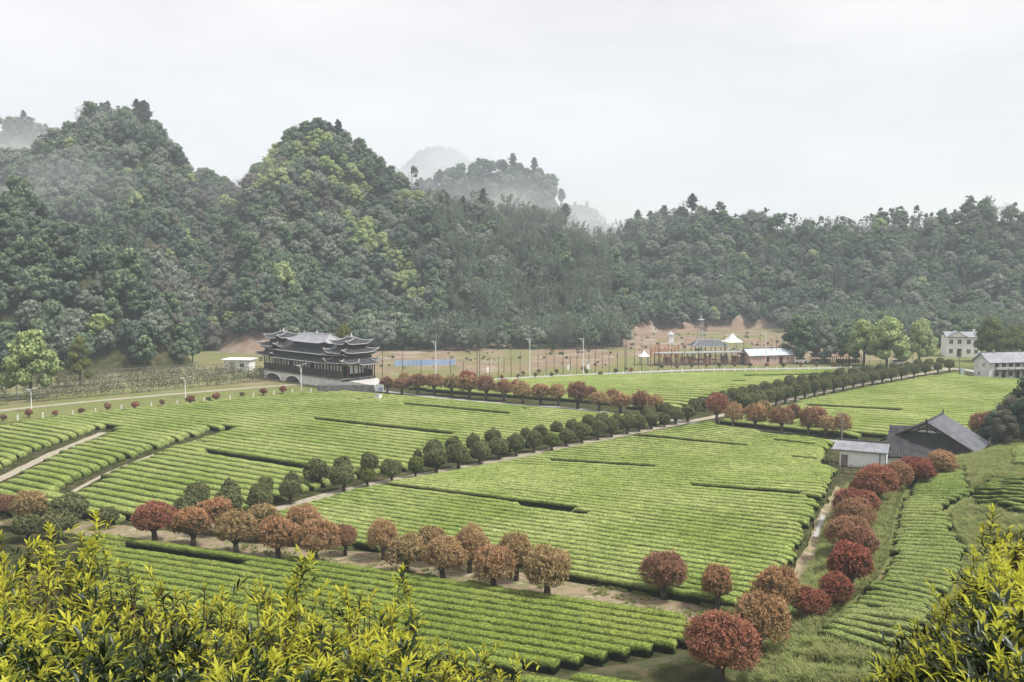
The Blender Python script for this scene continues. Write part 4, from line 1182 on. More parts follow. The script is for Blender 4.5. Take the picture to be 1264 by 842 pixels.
def covered_bridge():
    c0 = at(423, 469, 1.7)                       # front right corner of the deck
    ud = np.array([-.717, .697, 0]); vd = np.array([.697, .717, 0])
    Ln, Wd, zd = 26.0, 6.8, 1.7
    ctr = c0 + ud * Ln / 2 + vd * Wd / 2
    rz = math.atan2(ud[1], ud[0])
    root = empty('covered_bridge', (ctr[0], ctr[1], 0), rz, 'dark timber covered bridge with tiered grey roofs on two pale stone arches', 'covered bridge')
    # local frame: +x runs away to the left of the picture, +y towards the viewer
    hl, hw = Ln / 2, Wd / 2
    # arched stone base
    b = MB()
    def arch_wall(y, t):
        xsA = np.linspace(-hl, hl + 1.2, 57)
        arches = [(9.2, 2.9), (2.4, 2.7)]
        for x0, x1 in zip(xsA[:-1], xsA[1:]):
            def under(x):
                for ax, ar in arches:
                    if abs(x - ax) < ar: return -.3 + math.sqrt(max(0, 1 - ((x - ax) / ar) ** 2)) * 1.65
                return -.6
            a0, a1 = under(x0), under(x1)
            b.add([(x0, y, a0), (x1, y, a1), (x1, y, zd - .02), (x0, y, zd - .02), (x0, y - t, a0), (x1, y - t, a1), (x1, y - t, zd - .02), (x0, y - t, zd - .02)],
                  [(0, 1, 2, 3), (7, 6, 5, 4), (0, 4, 5, 1), (3, 2, 6, 7)])
    arch_wall(hw + .25, Wd + .5)
    b.build('arch_base', M['whitewash'], root)
    for ax, ar in ((9.2, 2.9), (2.4, 2.7)):
        q = MB(); P = [(ax + ar * math.cos(th), hw + .30, -.3 + 1.65 * math.sin(th)) for th in np.linspace(0, math.pi, 13)]
        for p, p2 in zip(P[:-1], P[1:]): q.tube([p, p2], .16, 6)
        q.build('arch_ring', M['white'], root)
    q = MB(); q.box((.6, 0, zd + .04), (Ln + 1.6, Wd + 1.0, .22)); q.build('deck', M['stone_dark'], root)
    q = MB(); q.box((hl + .3, 0, .5), (1.3, Wd + .9, 2.3)); q.build('abutment', M['stone_dark'], root)
    # parapet and columns
    zt = 4.55
    nb = 13
    for s in (1, -1):
        q = MB(); q.box((0, s * (hw - .06), zd + .72), (Ln - .3, .14, 1.1))
        q.box((0, s * (hw - .06), zd + 1.33), (Ln - .2, .26, .10)); q.build('parapet', M['wood_dark'], root)
        for k in range(nb * 2 + 1):
            x = -hl + .2 + (Ln - .4) * k / (nb * 2)
            q = MB(); q.tube([(x, s * (hw - .02), zd), (x, s * (hw - .02), zt)], .13 if k % 2 == 0 else .07, 6)
            q.build('column', M['wood_red'] if k % 2 == 0 else M['wood_dark'], root)
        for k in range(nb * 2):
            if k in (9, 16): continue
            x = -hl + .2 + (Ln - .4) * (k + .5) / (nb * 2); w = (Ln - .4) / (nb * 2) - .34
            q = MB(); q.box((x, s * (hw - .19), 3.62), (w, .05, .96), mi=0)
            for j in (-1, 0, 1): q.box((x + j * w * .32, s * (hw - .155), 3.62), (.03, .03, .96), mi=1)
            q.box((x, s * (hw - .155), 3.50), (w, .025, .03), mi=1)
            q.build('lattice_panel', [M['lattice'], M['wood_dark']], root)
        q = MB(); q.box((0, s * (hw - .06), zt - .12), (Ln - .1, .30, .26)); q.build('lintel', M['wood_dark'], root)
    for s in (-1, 1):
        for y in (-2.2, -.9, .9, 2.2):
            q = MB(); q.tube([(s * (hl - .1), y, zd), (s * (hl - .1), y, zt)], .13, 6); q.build('column', M['wood_red'], root)
        q = MB(); q.box((s * (hl - .4), 0, 3.4), (.06, 3.0, 1.6)); q.build('end_screen', M['lattice'], root)
    q = MB(); q.box((0, 0, 2.6), (Ln - 2, .1, 1.8)); q.build('inner_screen', M['wood_dark'], root)
    def roof(name, *a, wall=None, **k):
        mb, tr = MB(), MB()
        hip_roof(mb, *a, trim=tr, tmi=0, **k)
        r = mb.build(name, M['tile_bridge'], root)
        tr.build('roof_ridge', M['ridge'], r)
        return r
    # lower skirt, wall band, main roof
    roof('skirt_roof', 0, 0, hl + .3, hw + .75, 4.4, hl - .7, hw - .75, 5.3, 0, up=.45, ridge=False, n=9)
    q = MB(); q.box((0, 0, 5.45), (Ln - 1.2, Wd - 1.7, 1.0)); q.build('upper_wall', M['wood_dark'], root)
    roof('main_roof', 0, 0, hl - .1, hw + .15, 5.85, hl - 2.2, .12, 7.75, 0, up=.4, n=9)
    q = MB(); q.box((-.3, 0, 7.3), (10.2, 2.9, 1.3)); q.build('clerestory_wall', M['wood_dark'], root)
    r = roof('raised_roof', -.3, 0, 6.1, 2.5, 7.75, 4.2, .1, 9.15, 0, up=.4)
    r.data.materials[0] = M['tile_pale']
    q = MB(); q.tube([(-.3, 0, 9.2), (-.3, 0, 9.75)], [.28, .06], 6); q.build('ridge_finial', M['ridge'], r)
    # end pavilions
    for s in (-1, 1):
        x = s * (hl - 1.9)
        roof('pavilion_skirt', x + s * .3, 0, 2.5, hw + 1.0, 4.65, 1.6, hw - .4, 5.4, 0, up=.7, ridge=False)
        q = MB(); q.box((x, 0, 5.7), (3.9, Wd - .7, 1.5)); q.build('pavilion_wall', M['wood_dark'], root)
        roof('pavilion_roof', x, 0, 2.7, hw + .6, 6.4, 1.3, 1.9, 7.3, 0, up=.75, ridge=False)
        q = MB(); q.box((x, 0, 7.5), (2.9, 4.4, 1.0)); q.build('pavilion_wall', M['wood_dark'], root)
        r = roof('pavilion_top', x, 0, 2.2, 2.9, 7.95, 1.1, .1, 9.0, 0, up=.65)
        q = MB(); q.tube([(x, 0, 9.05), (x, 0, 9.35), (x, 0, 9.8)], [.3, .22, .05], 6); q.build('ridge_finial', M['ridge'], r)
    # entrance gateway at the near end
    roof('gate_roof', -hl - .4, -1.2, 1.1, 2.3, 4.25, .15, 1.3, 5.2, 0, up=.6, ridge=False)
    for y in (-3.0, .6):
        q = MB(); q.tube([(-hl - .9, y, zd - .3), (-hl - .9, y, 4.3)], .12, 6); q.build('column', M['wood_dark'], root)
    return root
covered_bridge()

# ramp up to the bridge
def ramp():
    top = [at(392, 483, .35), at(462, 476, 1.25), at(470, 471, 1.3), at(466, 466.5, 1.6), at(431, 470.5, 1.65), at(400, 475, .6)]
    b = MB(); n_ = len(top)
    V = [(*p[:2], p[2]) for p in top] + [(*p[:2], -.3) for p in top]
    b.add(V, [tuple(range(n_))] + [(k, n_ + k, n_ + (k + 1) % n_, (k + 1) % n_) for k in range(n_)])
    o = b.build('ramp', M['stone'])
    tag(o, 'paved ramp with a stone side wall rising to the covered bridge', None, None, 'structure')
    w = MB()
    P = [top[0], top[1]]
    d = np.array(P[1]) - np.array(P[0]); L_ = np.linalg.norm(d[:2]); nrm = np.array([d[1], -d[0], 0]) / L_
    w.slab([np.array(P[0]) + nrm * .02, np.array(P[1]) + nrm * .02, np.array(P[1]) + nrm * .3, np.array(P[0]) + nrm * .3], .0001)
    w = MB(); c = (np.array(P[0]) + np.array(P[1])) / 2 + nrm * .18
    w.box((c[0], c[1], .55), (L_, .3, 1.7), math.atan2(d[1], d[0]))
    tag(w.build('retaining_wall', M['stone_dark']), 'dark stone retaining wall along the ramp below the covered bridge', 'wall')
ramp()

def gable_house(root, c, u, L_, W_, hw, hr, wall, roofm, ov=.35, th=.12, open_gable=False):
    """walls+gable roof; u = ridge direction; returns frame helper. local coords: x along ridge, y across"""
    b = MB()
    b.box((0, 0, hw / 2 - .1), (L_, W_, hw + .2))
    w = b.build('wall', wall, root)
    g = MB()
    for s in (-1, 1):
        g.prism([(-W_ / 2 + .01, hw), (W_ / 2 - .01, hw), (0, hr - .05)], (0, 1, 0), (0, 0, 1), (1, 0, 0), (s * (L_ / 2 - .06) - .05, 0, 0), .1)
    g.build('gable', wall, root)
    r = MB()
    k = (hr - hw) / (W_ / 2)
    for s in (-1, 1):
        r.slab([(-L_ / 2 - ov, 0, hr + .02), (L_ / 2 + ov, 0, hr + .02), (L_ / 2 + ov, s * (W_ / 2 + ov), hr + .02 - k * (W_ / 2 + ov)), (-L_ / 2 - ov, s * (W_ / 2 + ov), hr + .02 - k * (W_ / 2 + ov))], th)
    ro = r.build('roof', roofm, root)
    q = MB(); q.tube([(-L_ / 2 - ov, 0, hr + .05), (L_ / 2 + ov, 0, hr + .05)], .11, 6); q.build('roof_ridge', M['tile_dark'], ro)
    return w, ro
def window(root, x, y, z, w, h, face, frame='white', pane='glass', d=.06):
    """face: outward normal sign along y ('y+','y-') or x"""
    ax = face[0]; s = 1 if face[1] == '+' else -1
    f = MB()
    for dx, dz, ww, hh in ((0, h / 2, w + .1, .07), (0, -h / 2, w + .1, .07), (-w / 2, 0, .07, h), (w / 2, 0, .07, h), (0, 0, .05, h)):
        if ax == 'y': f.box((x + dx, y + s * d * .5, z + dz), (ww, d, hh))
        else: f.box((x + s * d * .5, y + dx, z + dz), (d, ww, hh))
    fo = f.build('window', M[frame], root)
    p = MB()
    if ax == 'y': p.box((x, y + s * .008, z), (w, .03, h))
    else: p.box((x + s * .008, y, z), (.03, w, h))
    p.build('pane', M[pane], fo)
    return fo
def door(root, x, y, z, w, h, face, mat):
    ax = face[0]; s = 1 if face[1] == '+' else -1
    p = MB()
    if ax == 'y': p.box((x, y + s * .02, z + h / 2), (w, .06, h))
    else: p.box((x + s * .02, y, z + h / 2), (.06, w, h))
    d = p.build('door', M[mat], root)
    q = MB()
    if ax == 'y': q.box((x + w * .38, y + s * .07, z + h * .48), (.05, .05, .14))
    else: q.box((x + s * .07, y + w * .38, z + h * .48), (.05, .05, .14))
    q.build('handle', M['metal_grey'], d)
    return d

# white shed behind the trellis
p = at(296, 458); o = empty('white_shed', tuple(p), -.12, 'small white shed with a flat pale roof left of the covered bridge', 'shed')
q = MB(); q.box((0, 0, 1.2), (5.4, 3.4, 2.5)); q.build('wall', M['whitewash'], o)
q = MB(); q.box((0, -.1, 2.55), (6.2, 4.4, .16)); q.build('roof', M['white'], o)
door(o, -.9, -1.7, 0, .9, 1.9, 'y-', 'metal_grey'); window(o, 1.2, -1.7, 1.4, 1.0, .8, 'y-')

# farmhouse
def farmhouse():
    r_ = unit(np.array([.60, .80, 0])); ang = math.atan2(r_[1], r_[0])
    G = at(1144, 521, 4.5); Rf = np.array([G[0], G[1]]) + r_[:2] * 3.6
    root = empty('farmhouse', (Rf[0], Rf[1], 0), ang, 'dark grey tiled farmhouse with a broad lean-to roof and white gable trusses', 'house')
    # local: x along the ridge (away), y left of it; the right slope faces -y
    L_, hr = 7.2, 4.5
    b = MB(); b.box((0, 0, 1.0), (6.6, 8.2, 2.4)); b.build('wall', M['whitewash'], root)
    rf = MB()
    rf.slab([(-3.7, 0, hr), (3.7, 0, hr), (3.7, -5.25, 1.6), (-3.7, -5.25, 1.6)], .16)
    ro = rf.build('right_roof_slope', M['tile_pale'], root)  # lit slope: same tiles as the rest, light painted in as a paler colour
    for k in range(19):
        x = -3.6 + 7.2 * k / 18
        t = MB(); t.tube([(x, -.1, hr + .0), (x, -5.25, 1.64)], .06, 5); t.build('tile_course', M['tile_pale'], ro)
    rf = MB(); rf.slab([(-3.7, 0, hr - .004), (3.7, 0, hr - .004), (3.7, 5.0, 1.95), (-3.7, 5.0, 1.95)], .16); rf.build('left_roof_slope', M['tile_dark'], root)  # same tiles again, shade painted in as a darker colour
    q = MB(); q.tube([(-3.75, 0, hr + .05), (3.75, 0, hr + .05)], .14, 6); q.tube([(3.6, 0, hr), (3.85, 0, hr + .55)], [.16, .06], 5); q.tube([(-3.6, 0, hr), (-3.85, 0, hr + .4)], [.16, .06], 5)
    q.build('roof_ridge', M['tile_dark'], root)
    # gable with pale infill and braces
    q = MB(); q.prism([(-2.0, 3.22), (2.0, 3.22), (0, hr - .22)], (0, 1, 0), (0, 0, 1), (1, 0, 0), (-3.3, 0, 0), .1); q.build('gable', M['whitewash'], root)
    q = MB(); q.prism([(-4.8, .2), (4.5, .2), (4.5, 1.7), (1.9, 3.2), (-1.9, 3.2), (-4.8, 1.6)], (0, 1, 0), (0, 0, 1), (1, 0, 0), (-3.31, 0, 0), .1); q.build('gable_boarding', M['tile_dark'], root)
    for y0, z0, y1, z1 in ((0, 3.25, 0, 4.1), (-1.3, 3.25, 0, 3.95), (1.3, 3.25, 0, 3.95), (-2.2, 3.22, 2.2, 3.22), (-1.0, 3.6, 1.0, 3.6)):
        t = MB(); t.tube([(-3.36, y0, z0), (-3.36, y1, z1)], .07, 5); t.build('gable_brace', M['wood_dark'], root)
    for s in (-1, 1):
        t = MB(); t.slab([(-3.85, 0, hr + .02), (-3.62, 0, hr + .02), (-3.62, s * (5.0 if s > 0 else 5.3), 1.95 if s > 0 else 1.58), (-3.85, s * (5.0 if s > 0 else 5.3), 1.95 if s > 0 else 1.58)], .22); t.build('bargeboard', M['wood_dark'], root)
    # lean-to roof in front of the gable
    def loc(x, y, z):
        dx, dy = x - Rf[0], y - Rf[1]
        return np.array([dx * r_[0] + dy * r_[1], -dx * r_[1] + dy * r_[0], z])
    BL, BR, TR, TL = loc(41.0, 105.9, 1.0), loc(49.3, 105.6, .95), loc(49.5, 111.8, 3.4), loc(44.0, 111.8, 3.5)
    lr = MB(); lr.slab([TL, TR, BR, BL], .16)
    le = lr.build('lean_to_roof', M['tile_dark'], root)  # lean-to tiles darkened in colour for the slope turned from the light
    for k in range(28):
        f = k / 27
        t = MB(); t.tube([TL + (TR - TL) * f + [0, 0, .03], BL + (BR - BL) * f + [0, 0, .03]], .05, 5); t.build('tile_course', M['tile_dark'], le)
    t = MB(); t.tube([TL + [0, 0, .06], BL + [0, 0, .06]], .1, 6); t.build('hip_ridge', M['tile_dark'], le)
    b = MB(); b.prism([(.3, -.2), (7.6, -.2), (7.6, .8), (.3, .8)], unit(BR - BL), (0, 0, 1), unit(TL - BL) * [1, 1, 0], BL * [1, 1, 0] + unit(TL - BL) * [1, 1, 0] * .5, 4.0); b.build('lean_to_wall', M['whitewash'], root)
    window(root, 0, -4.1, 1.35, 1.2, .7, 'y-', 'wood_dark'); window(root, -2.2, -4.1, 1.35, 1.0, .7, 'y-', 'wood_dark')
farmhouse()
def farm_shed():
    a, b_ = at(1036, 575), at(1092, 580)
    d = unit(b_ - a); ang = math.atan2(d[1], d[0]); L_ = np.linalg.norm(b_ - a)
    c = (a + b_) / 2; nrm = np.array([-d[1], d[0], 0])
    root = empty('farm_shed', tuple(c), ang, 'long white-walled shed under a grey tiled roof left of the farmhouse', 'shed')
    b = MB(); b.box((0, 1.3, .85), (L_, 2.4, 2.1)); b.build('wall', M['white'], root)
    r = MB(); r.slab([(-L_ / 2 - .9, -.25, 1.85), (L_ / 2 + .3, -.25, 1.85), (L_ / 2 + .3, 1.7, 2.6), (-L_ / 2 - .4, 1.7, 2.6)], .12); fr = r.build('roof', M['tile_pale'], root)
    for k in range(20):
        x = -L_ / 2 - .6 + (L_ + .8) * k / 19
        t = MB(); t.tube([(x - .12, -.24, 1.89), (x, 1.7, 2.63)], .045, 5); t.build('tile_course', M['tile_pale'], fr)
    r = MB(); r.slab([(-L_ / 2 - .4, 1.704, 2.602), (L_ / 2 + .3, 1.704, 2.602), (L_ / 2 + .3, 3.2, 1.75), (-L_ / 2 - .4, 3.2, 1.75)], .14); r.build('rear_roof', M['tile_dark'], root)
    q = MB(); q.tube([(-L_ / 2 - .5, 1.7, 2.65), (L_ / 2 + .3, 1.7, 2.65)], .1, 6); q.build('roof_ridge', M['tile_dark'], root)
    for x in (L_ / 2 + .1, L_ / 2 - .5):
        q = MB(); q.tube([(x, -.2, -.2), (x, -.2, 1.8)], .07, 6); q.build('post', M['teal'], root)
    door(root, -L_ / 2 + .5, .1, -.1, .7, 1.4, 'y-', 'wood_grey')
farm_shed()
def rail_fence(pxs, h, label, mat='wood_grey', nrail=2, post=.05, name='rail_fence', gap=1.3, cat='fence'):
    P = [hit(*q) for q in pxs]
    root = empty(name, tuple(P[0]), 0, label, cat)
    o = P[0]
    for a, b in zip(P[:-1], P[1:]):
        n_ = max(1, int(np.linalg.norm(b - a) / gap))
        for k in range(n_ + 1):
            p = a + (b - a) * k / n_ - o
            q = MB(); q.tube([p + [0, 0, -.1], p + [0, 0, h]], post, 5); q.build('post', M[mat], root)
        for j in range(nrail):
            z = h * (j + 1) / (nrail + .3)
            q = MB(); q.tube([a - o + [0, 0, z], b - o + [0, 0, z]], post * .7, 5); q.build('rail', M[mat], root)
    return root
rail_fence([(1024, 576), (1040, 583), (1072, 588)], 1.0, 'weathered wooden rail fence in front of the white farm shed', gap=.9)

# long white house, right
a, b_ = at(1221, 468), at(1290, 466)
d = unit(b_ - a); ang = math.atan2(d[1], d[0])
c = (a + b_) / 2 + np.array([-d[1], d[0], 0]) * 2.2
o = empty('long_house', tuple(c), ang, 'long white two-storey house with grey roof and balcony at the right edge', 'house')
Lh = np.linalg.norm(b_ - a)
gable_house(o, c, d, Lh, 4.4, 3.5, 5.0, M['whitewash'], M['tile_pale'], .5)
q = MB(); q.box((.6, -2.75, 1.72), (Lh - .8, 1.0, .14)); q.build('balcony', M['wood_dark'], o)
for k in range(9):
    x = -Lh / 2 + .6 + (Lh - .8) * k / 8
    q = MB(); q.box((x, -3.15, 1.6), (.09, .09, 3.4)); q.build('balcony_post', M['wood_dark'], o)
q = MB(); q.box((.6, -3.2, 2.25), (Lh - .8, .05, .07)); q.box((.6, -3.2, 2.0), (Lh - .8, .04, .05)); q.build('balcony_rail', M['white'], o)
for k in range(6):
    window(o, -Lh / 2 + 1.6 + k * 1.6, -2.2, 2.75, .75, .8, 'y-', 'wood_dark'); 
    if k % 2: door(o, -Lh / 2 + 1.6 + k * 1.6, -2.2, 0, .8, 1.5, 'y-', 'wood_dark')
    else: window(o, -Lh / 2 + 1.6 + k * 1.6, -2.2, .95, .75, .7, 'y-', 'wood_dark')
window(o, -Lh / 2, -.6, 2.6, .6, .7, 'x-', 'white'); window(o, -Lh / 2, .7, .9, .6, .7, 'x-', 'white')
# white house further back
c = at(1192, 441); o = empty('white_house', tuple(c + np.array([0, 3, 0])), -.18, 'white two-storey house with a front gable between the light green trees and the right edge', 'house')
q = MB(); q.box((0, 0, 2.5), (7.6, 5.4, 5.1)); q.build('wall', M['white'], o)
q = MB()
for s in (-1, 1): q.slab([(-4.1, 0, 6.0), (4.1, 0, 6.0), (4.1, s * 3.1, 4.85), (-4.1, s * 3.1, 4.85)], .14)
q.build('roof', M['tile_pale'], o)
q = MB(); q.prism([(-2.3, 4.9), (2.1, 4.9), (-.1, 6.2)], (1, 0, 0), (0, 0, 1), (0, 1, 0), (-1.4, -3.2, 0), .3); q.build('front_gable', M['white'], o)
q = MB(); q.slab([(-3.9, -3.4, 4.85), (-1.5, -3.4, 6.3), (-1.5, 0, 6.3), (-3.9, 0, 4.85)], .12); q.slab([(.9, -3.4, 4.85), (-1.5, -3.4, 6.304), (-1.5, 0, 6.304), (.9, 0, 4.85)], .12); q.build('gable_roof', M['tile_pale'], o)
for x in (-2.8, -.9, 1.2, 2.9): window(o, x, -2.7, 3.7, .9, 1.1, 'y-')
for x in (-2.8, 1.2, 2.9): window(o, x, -2.7, 1.4, .9, 1.1, 'y-')
door(o, -.9, -2.7, .1, 1.0, 1.9, 'y-', 'wood_dark')
q = MB(); q.box((3.2, .8, 6.0), (.5, .5, 1.2)); q.build('chimney', M['whitewash'], o)

# pink-walled building with bluish roof
a, b_ = at(926, 451), at(984, 449)
d = unit(b_ - a); ang = math.atan2(d[1], d[0]); Lh = np.linalg.norm(b_ - a); c = (a + b_) / 2 + np.array([-d[1], d[0], 0]) * 2.2
o = empty('pink_building', tuple(c), ang, 'low pinkish building with a pale bluish roof left of the dark rounded tree', 'building')
gable_house(o, c, d, Lh, 4.2, 2.3, 3.5, M['pink'], M['bluegrey'], .4)
for k, x in enumerate((-3.6, -1.6, .2, 1.9, 3.6)):
    if k == 3: door(o, x, -2.1, 0, .9, 1.7, 'y-', 'wood_dark')
    else: window(o, x, -2.1, 1.2, .8, 1.0, 'y-', 'white' if k != 1 else 'wood_red', 'glass' if k % 2 else 'rust')
# long open gallery
a, b_ = at(812, 452), at(925, 450)
d = unit(b_ - a); ang = math.atan2(d[1], d[0]); Lh = np.linalg.norm(b_ - a); c = (a + b_) / 2 + np.array([-d[1], d[0], 0]) * 1.6
o = empty('open_gallery', tuple(c), ang, 'long low open gallery with a thin dark roof left of the pinkish building', 'building')
q = MB(); q.box((0, 0, 2.75), (Lh, 3.4, .16)); q.build('roof', M['metal_grey'], o)
q = MB(); q.box((0, 0, .15), (Lh, 3.0, .4)); q.build('floor_slab', M['stone_dark'], o)
for k in range(17):
    x = -Lh / 2 + .2 + (Lh - .4) * k / 16
    for y in (-1.5, 1.5):
        q = MB(); q.box((x, y, 1.4), (.14, .14, 2.7)); q.build('post', M['rust'] if k % 3 else M['wood_dark'], o)
for y in (-1.55, 1.55):
    for z in (.6, 1.05):
        q = MB(); q.box((0, y, z), (Lh, .07, .07)); q.build('rail', M['rust'], o)
for k in (2, 5, 6, 9, 12, 14):
    q = MB(); q.box((-Lh / 2 + Lh * k / 16, 0, 1.1), (Lh / 19, 2.2, 1.3)); q.build('bay_panel', M['pink'] if k % 2 else M['rust'], o)
# white pointed tent
p = at(918, 446) + np.array([0, 12, 0]); o = empty('white_tent', tuple(p), .2, 'white pointed tent top behind the open gallery', 'tent')
q = MB(); hip_roof(q, 0, 0, 1.9, 1.9, 3.6, .05, .05, 5.6, 0, up=.1, ov=.05, tr=.03, tmi=0, ridge=False); q.build('canopy', M['white'], o)
for sx in (-1, 1):
    for sy in (-1, 1):
        q = MB(); q.tube([(sx * 1.6, sy * 1.6, -.2), (sx * 1.6, sy * 1.6, 3.6)], .06, 6); q.build('pole', M['metal_white'], o)
# lattice tower
p = at(873, 447) + np.array([0, 8, 0]); o = empty('scaffold_tower', tuple(p), .4, 'slim lattice scaffold tower above the open gallery', 'tower')
for sx in (-1, 1):
    for sy in (-1, 1):
        q = MB(); q.tube([(sx * 1.0, sy * 1.0, -.2), (sx * .35, sy * .35, 9.2)], .07, 5); q.build('leg', M['metal_grey'], o)
for z in (1.5, 3.2, 4.9, 6.4, 7.8, 9.0):
    w_ = 1.0 - .65 * z / 9.2
    q = MB()
    for (x0, y0), (x1, y1) in (((-1, -1), (1, -1)), ((1, -1), (1, 1)), ((1, 1), (-1, 1)), ((-1, 1), (-1, -1))):
        q.tube([(x0 * w_, y0 * w_, z), (x1 * w_, y1 * w_, z)], .04, 4); q.tube([(x0 * w_, y0 * w_, z), (x1 * w_, y1 * w_, z + 1.2)], .03, 4)
    q.build('brace', M['metal_grey'], o)
q = MB(); q.box((0, 0, 9.3), (1.2, 1.2, .12)); q.tube([(0, 0, 9.2), (0, 0, 10.4)], .05, 5); q.build('platform', M['metal_white'], o)
# small white kiosk and orange-red fencing on the red earth
p = at(841, 438); o = empty('white_hut', tuple(p + np.array([0, 16, 2.0])), 0, 'small white hut on the red earth bank', 'hut')
q = MB(); q.box((0, 0, .9), (1.3, 1.2, 2.2)); q.build('wall', M['white'], o)
q = MB(); hip_roof(q, 0, 0, .9, .9, 2.0, .1, .1, 2.7, 0, up=.05, ov=.05, tr=.03, tmi=0, ridge=False); q.build('roof', M['ridge'], o)
p = at(795, 450); o = empty('small_pavilion', tuple(p), 0, 'little white-topped pavilion at the left end of the open gallery', 'pavilion')
q = MB(); hip_roof(q, 0, 0, 1.1, 1.1, 1.9, .05, .05, 3.0, 0, up=.1, ov=.05, tr=.03, tmi=0, ridge=False); q.build('roof', M['white'], o)
for sx in (-1, 1):
    for sy in (-1, 1):
        q = MB(); q.tube([(sx * .85, sy * .85, 0), (sx * .85, sy * .85, 1.9)], .06, 5); q.build('post', M['teal'], o)
# far site: grey roofed pavilion, orange barrier, stacked sheets
p = at(884, 449) + np.array([0, 9, 0]); o = empty('grey_pavilion', tuple(p), .1, 'low grey hip-roofed pavilion behind the middle of the open gallery', 'pavilion')
q = MB(); hip_roof(q, 0, 0, 4.2, 2.2, 3.3, 2.6, .1, 4.7, 0, up=.25, ov=.08, tr=.05, tmi=1); q.build('roof', [M['tile'], M['ridge']], o)
for x in (-3.6, -1.2, 1.2, 3.6):
    for y in (-1.7, 1.7):
        q = MB(); q.tube([(x, y, -.2), (x, y, 3.3)], .09, 6); q.build('post', M['wood_red'], o)
M['orange'] = plain('faded_orange_paint', [(.42, .17, .09), (.56, .26, .15)], 2, .8)
p = at(829, 447) + np.array([0, 10, 0]); o = empty('orange_barrier', tuple(p), 0, 'row of faded orange upright panels on the bare bank left of the lattice tower', 'barrier')
for k in range(9):
    q = MB(); q.box((-3.2 + .8 * k, 0, 1.1 + .25 * (k % 3)), (.38, .1, 2.2 + .5 * (k % 3))); q.build('panel', M['orange'], o)
q = MB(); q.box((0, .1, .7), (7.0, .08, .12)); q.box((0, .1, 1.7), (7.0, .08, .12)); q.build('rail', M['wood_grey'], o)
for k, (a_, b_) in enumerate([(703, 461), (728, 460), (602, 464)]):
    p = at(a_, b_) + np.array([0, 4, 0]); o = empty('white_marker', tuple(p), .2 * k, ['white upright marker panel between the saplings, left of two', 'white upright marker panel between the saplings, right of two', 'white upright marker panel far left among the saplings'][k], 'marker')
    q = MB(); q.box((0, 0, .8), (.5, .08, 1.2)); q.build('panel', M['white'], o)
    q = MB(); q.tube([(0, .06, -.1), (0, .06, 1.4)], .04, 5); q.build('post', M['metal_grey'], o)
# vehicles by the road
def van(px_, py_, label, s=1.0, rz=0.0):
    p = at(px_, py_); o = empty('parked_van', tuple(p), rz, label, 'van')
    q = MB(); prof = [(-1.6, .3), (1.6, .3), (1.6, .95), (1.05, 1.1), (.72, 1.62), (-1.5, 1.68), (-1.6, 1.5)]
    q.prism(prof, (1, 0, 0), (0, 0, 1), (0, 1, 0), (0, -.7, 0), 1.4); q.build('body', M['white'], o)
    q = MB(); q.prism([(-1.3, 1.05), (.95, 1.05), (.66, 1.5), (-1.3, 1.52)], (1, 0, 0), (0, 0, 1), (0, 1, 0), (0, -.715, 0), .02); q.build('side_window', M['glass'], o)
    for x in (-1.0, 1.0):
        for y in (-.68, .68):
            q = MB(); q.tube([(x, y - .09, .3), (x, y + .09, .3)], .3, 12); q.build('wheel', M['tile_dark'], o)
    o.scale = (s, s, s)
van(988, 449, 'white van parked right of the pinkish building', .95)
van(1107, 451, 'white van parked below the light green trees', .8)
# dark low pavilion roofs / stalls right of the van
for k, (a_, b_) in enumerate([((1000, 448), (1026, 448)), ((1030, 448), (1062, 448))]):
    a_, b_ = at(*a_), at(*b_); Lh = np.linalg.norm(b_ - a_)
    o = empty('market_stall', tuple((a_ + b_) / 2), 0, ['low dark-roofed stall just right of the white van', 'reddish-roofed low stall below the olive grey tree'][k], 'stall')
    q = MB(); q.slab([(-Lh / 2, -1.2, 1.5), (Lh / 2, -1.2, 1.5), (Lh / 2, .6, 2.2), (-Lh / 2, .6, 2.2)], .1); q.build('roof', M['wood_dark'] if k == 0 else M['rust'], o)
    for j in range(5):
        for y in (-1.1, .5):
            q = MB(); q.box((-Lh / 2 + .1 + (Lh - .2) * j / 4, y, .75), (.12, .12, 1.6)); q.build('post', M['wood_dark'], o)
    q = MB(); q.box((0, -.3, .45), (Lh * .9, .9, .9)); q.build('counter', M['wood_grey'] if k == 0 else M['rust'], o)
# blue sheet barrier
a, b_ = at(487, 452), at(562, 450)
d = unit(b_ - a); Lh = np.linalg.norm(b_ - a); o = empty('sheet_barrier', tuple((a + b_) / 2), math.atan2(d[1], d[0]), 'long low blue sheet barrier right of the covered bridge', 'barrier')
for k in range(15):
    q = MB(); q.box((-Lh / 2 + Lh * (k + .5) / 15, 0, .6), (Lh / 15 - .05, .06, 1.2)); q.build('panel', M['blue'], o)
for k in range(16):
    q = MB(); q.box((-Lh / 2 + Lh * k / 15, .08, .6), (.06, .06, 1.3)); q.build('post', M['metal_white'], o)
